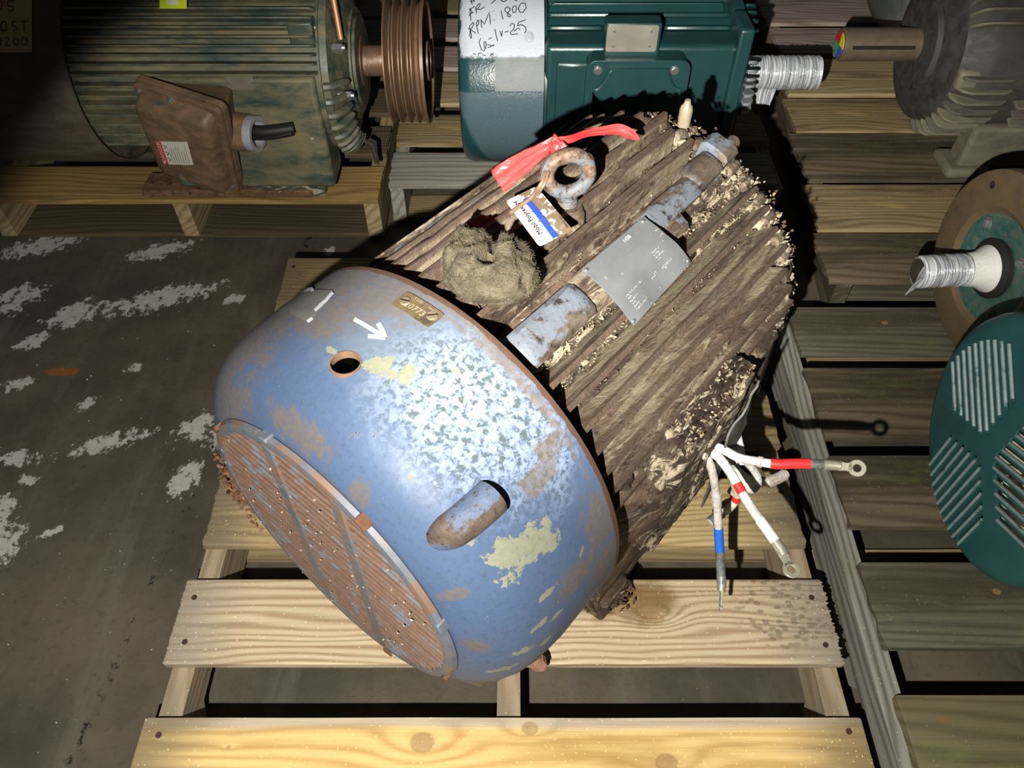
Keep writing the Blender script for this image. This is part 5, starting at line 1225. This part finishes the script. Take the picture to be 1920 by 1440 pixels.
mb = MB(); a_ = m1.onX(625, -20, xe + .07); b_ = m1.onX(632, 46, xe + .1); a_ = m1.c(xe + .03, 75, .27); b_ = m1.c(xe + .045, 42, .17); mb.tube([a_, b_], .006, 10); obj('grease_pipe', mb, plain('copper pipe', (.4, .18, .09), .5, .3), m1.e)
mb = MB(); p = m1.c(xe + .06, -50, .19); mb.tube([p, p + V((.02, -.005, -.01)), p + V((.024, -.01, -.06))], .006, 8); obj('drain_pipe', mb, M['dark_iron'], m1.e)
# pulley
xs0 = m1.px(716, 105, .145)[0]; xs1 = m1.px(792, 105, .145)[0]; rs = .146; gp = (xs1 - xs0 - .008) / 4; prof = [(xs0, .06), (xs0, rs)]
for k in range(4): xk = xs0 + .003 + gp * k; prof += [(xk, rs), (xk + gp * .38, rs - .022), (xk + gp * .5, rs - .022), (xk + gp * .88, rs)]
prof += [(xs1, rs), (xs1, rs - .012), (xs1 - .035, rs - .02), (xs1 - .04, .05), (xs1 - .04, 0)]
pl = MB(); pl.rev(prof, (0, 0, HB), n=96, cap0=True)
pul = tag(obj('pulley', pl, M['sheave'], m1.e, ang=25), 'rusty belt pulley with four grooves')
mb = MB(); mb.rev([(xs1 - .045, .0), (xs1 - .045, .046), (xs1 + .002, .046), (xs1 + .002, .036), (xs1 - .01, .034), (xs1 - .01, 0)], (0, 0, HB), n=40); obj('pulley_hub', mb, M['sheave'], pul)
# conduit box: tilted wedge
Fz = lambda u, v, z: m1.Mi @ at(u, v, z)
TL, TR_, BR_ = Fz(250, 145, .485), Fz(418, 200, .47), Fz(455, 360, .165)
BL_ = BR_ + (TL - TR_); en = (TR_ - TL).cross(BR_ - TR_).normalized(); en = en if en.y < 0 else -en
def bxp(a, b, d): return TL.lerp(TR_, a).lerp(BL_.lerp(BR_, a), b) + en * d
def rq(e0, e1, rad=.09, k=6):
    P = []
    for (ca, cb, s0) in ((1 - e0 - rad, 1 - e0 - rad, 0), (e1 + rad, 1 - e0 - rad, 90), (e1 + rad, e1 + rad, 180), (1 - e0 - rad, e1 + rad, 270)):
        for j in range(k): an = R(s0 + 90 / (k - 1) * j); P.append((ca + rad * cos(an), cb + rad * sin(an)))
    return P
mb = MB(); mb.prism(rq(.0, .0, .06), bxp, 0, -.014); cbx = tag(obj('conduit_box', mb, M['box_rust'], m1.e, bevel=.002), 'rusty brown conduit box with a bulging lid')
mb = MB(); mb.prism(rq(.01, .01, .06), bxp, .012, .001); ldd = obj('box_lid', mb, M['box_rust'], cbx, bevel=.002)
P0 = rq(.06, .05, .1); mb = MB(); k = len(P0)
def pan(a, b, s_): return (.5 + (a - .5) * s_, .5 + (b - .5) * s_ )
vs = []
for (s_, d) in ((1.0, .01), (.97, .03), (.93, .042), (.85, .046)): vs += [bxp(*pan(a, b, s_), d) for a, b in P0]
fs = []
for r_ in range(3):
    for i in range(k): fs.append((r_ * k + i, r_ * k + (i + 1) % k, (r_ + 1) * k + (i + 1) % k, (r_ + 1) * k + i))
fs.append(tuple(3 * k + i for i in range(k))); mb.add(vs, fs); obj('lid_bulge', mb, M['box_rust'], ldd, ang=50)
for (a, b) in ((.08, .09), (.45, .07), (.87, .12), (.9, .9)): c_ = bxp(a, b, .014 if a < .3 else .018); mb = MB(); mb.cyl(c_ - en * .02, c_ + en * .005, .0085, n=8); mb.cyl(c_ - en * .02, c_ - en * .0, .013, .012, n=12); obj('lid_bolt', mb, M['steel'], ldd, smooth=False)
# housing behind the lid going back to the frame
b1 = [bxp(.1, .04, -.01), bxp(.98, .06, -.01), bxp(.98, .95, -.01), bxp(.1, .95, -.01)]
t1 = [m1.onY(305, 158, -.2), m1.onY(437, 158, -.2), m1.onY(452, 300, -.2), m1.onY(330, 300, -.2)]
t1[2].z = max(t1[2].z, .05); t1[3].z = max(t1[3].z, .05)
mb = MB(); mb.add(b1 + t1, [(0, 1, 2, 3), (4, 5, 6, 7), (0, 1, 5, 4), (1, 2, 6, 5), (2, 3, 7, 6), (3, 0, 4, 7)]); obj('box_housing', mb, M['box_rust'], cbx, bevel=.006)
hc = bxp(1.0, .42, -.045); hd = V((.96, -.22, .02)).normalized(); mb = MB(); mb.cyl(hc - hd * .02, hc + hd * .02, .044, .042, n=32); hub = obj('conduit_hub', mb, M['box_rust'], cbx)
tr = MB(); tr.rev([(0, .026), (0, .04), (.022, .04), (.022, .031), (.004, .029)], n=40, closed=True); rq_ = hd.to_track_quat('X', 'Z').to_matrix().to_4x4(); tr.v = [tuple(Matrix.Translation(hc + hd * .018) @ rq_ @ V(p)) for p in tr.v]; tag(obj('locknut', tr, plain('pale zinc nut', (.42, .43, .47), .5, .3, 90, .2, .3), hub), 'pale grey conduit nut')
mb = MB(); e0 = m1.onY(468, 252, hc.y + .0); mb.tube(smoothpath([hc + hd * .01 + V((0, 0, .006)), hc + hd * .06 + V((0, 0, .008)), m1.onY(550, 240, hc.y - .005)], 5), .013, 12); mb.tube(smoothpath([hc + hd * .01 - V((0, 0, .008)), hc + hd * .06 - V((0, 0, .004)), m1.onY(548, 248, hc.y - .01)], 5), .009, 12); obj('cable_stub', mb, M['black'], cbx)
# danger sticker
def stk(a, b, d=.0475): return bxp(.25 + a * .36, .60 + b * .22 + a * -.0, d)
SA = [(.20, .60), (.54, .655), (.60, .93), (.22, .865)]
def stp(a, b, d=.0470): 
    A, B, C_, D_ = [V(p) for p in SA]; q_ = A.lerp(B, a).lerp(D_.lerp(C_, a), b); return bxp(q_.x, q_.y, d)
mb = MB()
sA_ = [m1.Mi @ at_plane(u, v, m1.M @ bxp(.5, .5, .0468), m1.M.to_3x3() @ en) for (u, v) in ((291, 265), (351, 266), (363, 309), (307, 308))]
def stp(a, b, d=0): return sA_[0].lerp(sA_[1], a).lerp(sA_[3].lerp(sA_[2], a), b) + en * d
mb.add([stp(0, 0), stp(1, 0), stp(1, 1), stp(0, 1), stp(0, 0, .0006), stp(1, 0, .0006), stp(1, 1, .0006), stp(0, 1, .0006)], [(0, 1, 2, 3), (4, 5, 6, 7), (0, 1, 5, 4), (1, 2, 6, 5), (2, 3, 7, 6), (3, 0, 4, 7)]); ds = obj('danger_sticker', mb, M['label_white'], ldd, smooth=False)
mb = MB(); mb.add([stp(0, 0, .0009), stp(.18, 0, .0009), stp(.18, 1, .0009), stp(0, 1, .0009)], [(0, 1, 2, 3)]); obj('sticker_band', mb, M['label_red'], ds, smooth=False)
mb = MB(); add_text(mb, 'DANGER', .21, lambda a, b: stp(.09 - b * .8, .44 - a, .0013)); mb.add([stp(.03, .98, .0013), stp(.14, .9, .0013), stp(.03, .84, .0013)][::-1], [(0, 1, 2)]); obj('sticker_title', mb, M['label_white'], ds, smooth=False)
mb = MB(); random.seed(3)
for k in range(8): strokes(mb, [[V((.36 + .075 * k, .93)), V((.36 + .075 * k, .93 - U(.5, .85)))]], lambda a, b: stp(a, b, .0012), .008, sub=1)
for k in range(3): strokes(mb, [[V((.22, .15 + .28 * k)), V((.32, .2 + .28 * k)), V((.24, .3 + .28 * k))]], lambda a, b: stp(a, b, .0012), .022, sub=1)
obj('sticker_print', mb, M['label_text'], ds, smooth=False)
# yellow sticker and cardboard note
def cylsheet(m, u0, v0, u1, v1, r, mat, name, lab=None, n=6, par=None):
    mb = MB(); vs = []; fs = []
    for d in (0, .0008):
        for i in range(n + 1):
            for j in range(n + 1): vs.append(m.pp(u0 + (u1 - u0) * i / n, v0 + (v1 - v0) * j / n, r + d))
    N = (n + 1) ** 2
    for s_ in (0, N):
        for i in range(n):
            for j in range(n): fs.append((s_ + i * (n + 1) + j, s_ + i * (n + 1) + j + 1, s_ + (i + 1) * (n + 1) + j + 1, s_ + (i + 1) * (n + 1) + j))
    mb.add(vs, fs); o = obj(name, mb, mat, par or m.e, ang=60)
    if lab: o['label'] = lab
    return o
ys = cylsheet(m1, 299, -30, 350, 16, .238, M['label_yellow'], 'yellow_sticker'); cylsheet(m1, 312, -30, 335, 9, .2395, plain('pale patch', (.7, .72, .5), .5), 'sticker_patch', par=ys)
cn = cylsheet(m1, -70, -60, 60, 98, RC1 + .001, M['cardboard'], 'cardboard_note', 'tan cardboard note with brown handwriting')
fc = lambda a, b: m1.pp(a, b, RC1 + .003)
S4 = 4.234
wr = [[(0, 5), (20, 15), (5, 85)], [(112, 0), (62, 8), (58, 45), (100, 50), (105, 80), (65, 88)],
 [(20, 170), (0, 205), (15, 245), (45, 240), (52, 200), (35, 168), (20, 170)], [(135, 168), (98, 172), (95, 205), (125, 210), (133, 232), (98, 245)], [(160, 168), (225, 168)], [(188, 168), (190, 245)],
 [(8, 295), (5, 365)], [(40, 305), (60, 292), (72, 310), (40, 362), (82, 362)], [(120, 300), (102, 330), (120, 360), (142, 350), (146, 318), (120, 300)], [(185, 295), (165, 325), (180, 358), (210, 350), (215, 312), (185, 295)],
 [(-60, 10), (-20, 12), (-50, 85)], [(-60, 175), (-70, 210), (-20, 210)], [(-30, 170), (-30, 245)]]
mb = MB(); strokes(mb, [[V((a / S4, b / S4)) for a, b in l] for l in wr], fc, .9); obj('handwriting', mb, M['ink_brown'], cn)

# a further motor behind, its vented end ring and green body showing above
mX = Mot('dark green motor end with a slotted black ring behind the grooved pulley', -.62, 2.62, .25)
mb = MB(); mb.rev([(-.5, 0.), (-.5, .2), (.0, .2), (.0, 0.)], (0, 0, .25), n=48); obj('frame_barrel', mb, M['green_old2'], mX.e)
mb = MB(); mb.rev([(.0, .12), (.0, .215), (.06, .222), (.1, .222), (.1, .2), (.02, .12)], (0, 0, .25), n=64, closed=True); rg = obj('end_ring', mb, M['black'], mX.e)
for k in range(24):
    th_ = -60 + 12 * k; mb = MB(); mb.cyl(mX.c(.1, th_, .205), mX.c(.104, th_, .205), .006, n=8); obj('vent_stud', mb, M['dark_iron'], rg)
mb = MB(); mb.rev([(.02, 0.), (.02, .12), (.05, .1), (.05, .03), (.16, .03), (.16, 0.)], (0, 0, .25), n=32); obj('shaft', mb, M['dark_iron'], mX.e)
foot_pair(mX, [(-.4, -.3), (-.12, -.02)], .2, .06, M['green_old2'])

# ---------------------------------------------------------------- grime covered motor, upper right
m3 = Mot('grime covered grey brown motor with a bare thick shaft at upper right', 1.02, 1.934, .262)
mb = MB(); x0 = m3.px(1700, 150, .2)[0] + .105; 
mb.rev([(x0 - .0, 0.), (x0 - .0, .13), (x0 + .02, .18), (x0 + .075, .205), (x0 + .09, .21), (x0 + .6, .21), (x0 + .62, .1), (x0 + .62, 0)], (0, 0, .262), n=72); obj('frame_barrel', mb, M['grimy_dark'], m3.e)
mb = MB(); mb.rev([(x0 - .012, 0.), (x0 - .012, .105), (x0 + .004, .11)], (0, 0, .262), n=48); obj('bearing_cap', mb, M['grimy_dark'], m3.e)
xs = m3.px(1585, 86, .04)[0]
sh = MB(); sh.rev([(xs, 0.), (xs, .036), (xs + .004, .04), (x0, .04), (x0, 0)], (0, 0, .262), n=40); s3 = obj('shaft', sh, plain('dull brown shaft', (.13, .1, .07), .45, .3, 50, .35, .3, dirt=(.3, .25, .18), dirtamt=.66), m3.e)
mb = MB(); mb.box((xs + .02, -.041, .262 + .006), (x0 - .03, -.03, .262 + .014)); obj('keyway', mb, M['groove'], s3)
for k, c_ in enumerate(((.5, .02, .02), (.6, .55, .02), (.05, .1, .5), (.05, .3, .12))):
    mb = MB(); P = [(0, 0)] + [(.03 * cos(R(90 * k + 18 * j)), .03 * sin(R(90 * k + 18 * j))) for j in range(6)]; mb.prism(P, lambda a, b, d: V((d, a, .262 + b)), xs - .001, xs + .001); obj('shaft_paint', mb, plain('paint dab %d' % k, c_, .5), s3, smooth=False)
for k in range(17):
    th_ = 62 - k * 8.2
    if 12 < th_ < 30: continue
    a_, b_ = x0 + .055, x0 + .135
    rfin(m3, th_, x0 + .022, b_ + .03, .175, .222, .0055, M['grimy_fin'] if k % 3 != 1 else M['grimy'], 'bracket_fin', round_=.03)
    rfin(m3, th_, b_ + .038 + (k % 3) * .01, b_ + .16 + (k % 2) * .05, .2, .235, .0055, M['grimy_fin'] if k % 2 else M['grimy'], round_=.006)
    rfin(m3, th_, b_ + .23, b_ + .5, .2, .235, .005, M['grimy'], round_=.006)
mb = MB(); mb.box((x0 + .02, -.2, .262 - .02), (x0 + .075, -.15, .262 + .03)); obj('bracket_ear', mb, M['grimy_fin'], m3.e, bevel=.01)
fa = m3.Mi @ at(1765, 330, ZT); fb = m3.Mi @ at(1815, 285, ZT)
mb = MB(); mb.box((fa.x, -.21, 0), (fa.x + .115, -.10, .03)); mb.box((fa.x + .03, -.19, .02), (fa.x + .5, -.12, .14)); ft = obj('foot', mb, M['grimy_fin'], m3.e, bevel=.012, seg=3)
mb = MB(); mb.box((fa.x, .10, 0), (fa.x + .115, .21, .03)); mb.box((fa.x + .03, .12, .02), (fa.x + .5, .19, .14)); obj('foot', mb, M['grimy_fin'], m3.e, bevel=.012, seg=3)
mb = MB(); c_ = V((fa.x + .05, -.17, .03)); mb.cyl(c_, c_ + V((0, 0, .001)), .011, n=18); obj('foot_hole', mb, M['groove'], ft)

m6 = Mot('grey green motor cover with a bright green smear behind the bare thick shaft', 1.09, 2.52, .3)
mb = MB(); xq = .07; mb.rev([(xq, 0.), (xq, .19), (xq + .012, .235), (xq + .03, .25), (xq + .26, .25), (xq + .26, 0.)], (0, 0, .3), n=72)
t = NT('smeared grey green cover'); nq = t.noise(t.mapv(None, (9, 2, 2)), 1, 5, .6, .5); c = t.mix(t.step(nq, .4, .6), (.07, .085, .08), (.14, .15, .14)); c = t.mix(t.step(t.noise(t.mapv(None, (16, 3, 3), (3, 3, 3)), 1, 4), .62, .68), c, (.05, .22, .13))
obj('fan_cover', mb, t.done(c, .5), m6.e, ang=45)
mb = MB(); mb.rev([(xq + .27, 0.), (xq + .27, .2), (xq + .7, .2), (xq + .7, 0.)], (0, 0, .3), n=48); obj('frame_barrel', mb, M['grimy'], m6.e)
foot_pair(m6, [(.38, .48), (.66, .76)], .2, .06, M['grimy'], z1=.16)

# ---------------------------------------------------------------- flange motor, right
m4 = Mot('green motor with a rust brown round flange and film wrapped shaft at right', .925, 1.136, .206, R(4))
RF = .187
mb = MB(); mb.rev([(.0, .112), (-.004, .118), (-.004, .178), (.0, RF - .001), (.006, RF), (.026, RF), (.03, RF - .004), (.03, .1), (.006, .1)], (0, 0, .206), n=96, closed=True); fl4 = tag(obj('flange', mb, M['flange'], m4.e, ang=30), 'rust brown mounting flange')
mb = MB(); mb.rev([(.008, .0), (.008, .06), (.0, .075), (.004, .113)], (0, 0, .206), n=64); obj('end_bell', mb, M['teal_face'], m4.e)
mb = MB(); mb.rev([(-.006, 0.), (-.006, .05), (-.002, .058), (.01, .058)], (0, 0, .206), n=48); obj('shaft_seal', mb, M['black'], m4.e)
for th_ in (50, 140, 230, 320):
    c_ = m4.c(-.001, th_ - 3, .088); bolt(m4, c_, (-1, 0, 0), .0085, .007, M['eye'])
    c_ = m4.c(-.0045, th_ - 10, .158); mb = MB(); mb.cyl(c_, c_ + V((.002, 0, 0)), .0075, n=20); obj('flange_hole', mb, M['groove'], fl4)
mb = MB(); mb.rev([(.03, .1), (.03, .165), (.5, .165), (.5, 0)], (0, 0, .206), n=72); obj('frame_barrel', mb, M['silver_green'], m4.e)
for th_ in range(-60, 240, 20): rfin(m4, th_, .08, .46, .163, .178, .004, M['green_new'])
foot_pair(m4, [(.12, .2), (.36, .44)], .17, .05, M['green_new'])
s4 = wrapped_shaft(m4, -.142, -.005, .031)
mb = MB(); mb.rev([(-.05, .032), (-.03, .034), (-.012, .044), (-.007, .046)], (0, 0, .206), n=28); obj('film_collar', mb, plain('gathered film', (.6, .6, .57), .5, 0, 200, .2, .6), s4)
mb = MB(); mb.rev([(-.1425, 0), (-.1432, .026)], (0, 0, .206), n=24, cap1=False); obj('shaft_end', mb, M['dark_iron'], s4)
quadplate([m4.c(-.14, 30, .03), m4.c(-.145, -40, .03), m4.c(-.16, -60, .045), m4.c(-.155, 20, .036)], .0008, 'film_flap', M['film'], s4, .003)

# ---------------------------------------------------------------- slotted fan cover motor, right front
m5 = Mot('green motor with a slotted fan cover at the right edge', .742, .693, .23, R(-2))
R5 = .209; H5 = .23
mb = MB(); mb.rev([(.004, 0.), (.004, .196)][::-1] + [(0, .19), (0, 0)][::-1][:0], (0, 0, H5), n=8) if 0 else None
mb = MB(); mb.rev([(0, 0.), (0, .186), (.003, .197), (.01, .205), (.02, R5), (.22, R5), (.22, R5 - .004), (.022, R5 - .004), (.012, .2), (.006, .193), (.005, .186), (.005, 0.)], (0, 0, H5), n=96)
cov5 = obj('fan_cover', mb, [M['green_face'], M['green_face']], m5.e, ang=30)
cut = MB(); slots = []
for g_, base in enumerate((32, 152, 272)):
    for k in range(10):
        off_ = (k - 4.5) * .0172
        far = sqrt(.172 ** 2 - off_ ** 2); near = .024 + abs(off_) * .6 
        if far - near < .02: continue
        a0_ = R(base); ca, sa = cos(a0_), sin(a0_)
        slots.append((-(off_ * -sa + near * ca) - .008, (off_ * ca + near * sa) - .02, -(off_ * -sa + far * ca) - .008, (off_ * ca + far * sa) - .02, g_))
def cap(mb, y0, z0, y1, z1, r, xA, xB, n=8):
    d = V((y1 - y0, z1 - z0)).normalized(); q_ = V((-d.y, d.x)); P = []
    a0 = atan2(d.y, d.x)
    for k in range(n + 1): an = a0 - pi / 2 + pi * k / n; P.append((y1 + r * cos(an), z1 + r * sin(an)))
    for k in range(n + 1): an = a0 + pi / 2 + pi * k / n; P.append((y0 + r * cos(an), z0 + r * sin(an)))
    mb.prism(P, lambda a, b, d_: V((d_, a, H5 + b)), xA, xB)
# local y: + is away from the camera; face seen from -x
for s_ in slots: cap(cut, -s_[0], s_[1], -s_[2], s_[3], .0047, -.01, .012)
co = obj('cut', cut, M['black'], m5.e); bpy.context.view_layer.update(); boolean(cov5, co)
mb = MB(); mb.rev([(.06, 0.), (.06, .17), (.07, .17), (.07, 0)], (0, 0, H5), n=48); f5 = obj('cooling_fan', mb, plain('cream fan', (.6, .58, .5), .5), m5.e)
mb = MB()
for k in range(8): mb.box((.02, -.003, .05), (.06, .003, .17), Matrix.Translation((0, 0, H5)) @ Matrix.Rotation(2 * pi * k / 8, 4, 'X'))
obj('fan_blade', mb, plain('cream blade', (.55, .53, .45), .5), f5)
for s_ in slots:
    L = MB(); y0_, z0_, y1_, z1_ = -s_[0], s_[1], -s_[2], s_[3]
    d = V((y1_ - y0_, z1_ - z0_)).normalized(); q_ = V((-d.y, d.x)); sh_ = .0026
    if s_[4] == 0: P = [V((-.0005, y0_ + 0 * sh_, H5 + z0_)), V((-.0005, y1_, H5 + z1_))]; L.tube([P[0], P[0].lerp(P[1], .5), P[1]], .003, 8, flat=1); L.v = [(v_[0], v_[1] + .0026, v_[2]) for v_ in L.v]
    else: sgn = 1 if s_[4] == 1 else -1; L.tube([V((-.0005, y0_ + q_.x * .0048 * sgn, H5 + z0_ + q_.y * .0048 * sgn)), V((-.0005, y1_ + q_.x * .0048 * sgn, H5 + z1_ + q_.y * .0048 * sgn))], .0027, 8)
    obj('louvre', L, M['louvre'] if 'louvre' in M else M.setdefault('louvre', plain('grey louvre bar', (.17, .23, .23), .4, .1, 90, .35, .3, dirt=(.03, .09, .09), dirtamt=.55)), cov5)  # grey bar laid along each slot
mb = MB(); mb.rev([(.215, 0.), (.215, .18), (.6, .18), (.6, 0)], (0, 0, H5), n=64); obj('frame_barrel', mb, M['silver_green'], m5.e)
foot_pair(m5, [(.28, .36), (.5, .58)], .18, .05, M['green_new'])

# loose splinters and grit on the planks and floor
random.seed(5)
mb = MB()
for _ in range(260):
    u, v = U(0, 1920), U(430, 1440); p = at(u, v, .0)
    if p.x > -.62 or p.y > 1.45: continue
    blob(mb, p + V((0, 0, .001)), [U(.0006, .002) for _ in range(3)], .4)
tag(obj('grit', mb, plain('pale grit', (.4, .37, .3), .8), None, smooth=False), 'pale grit scattered on the dark concrete floor beside the tan pallet', 'grit', kind='stuff')
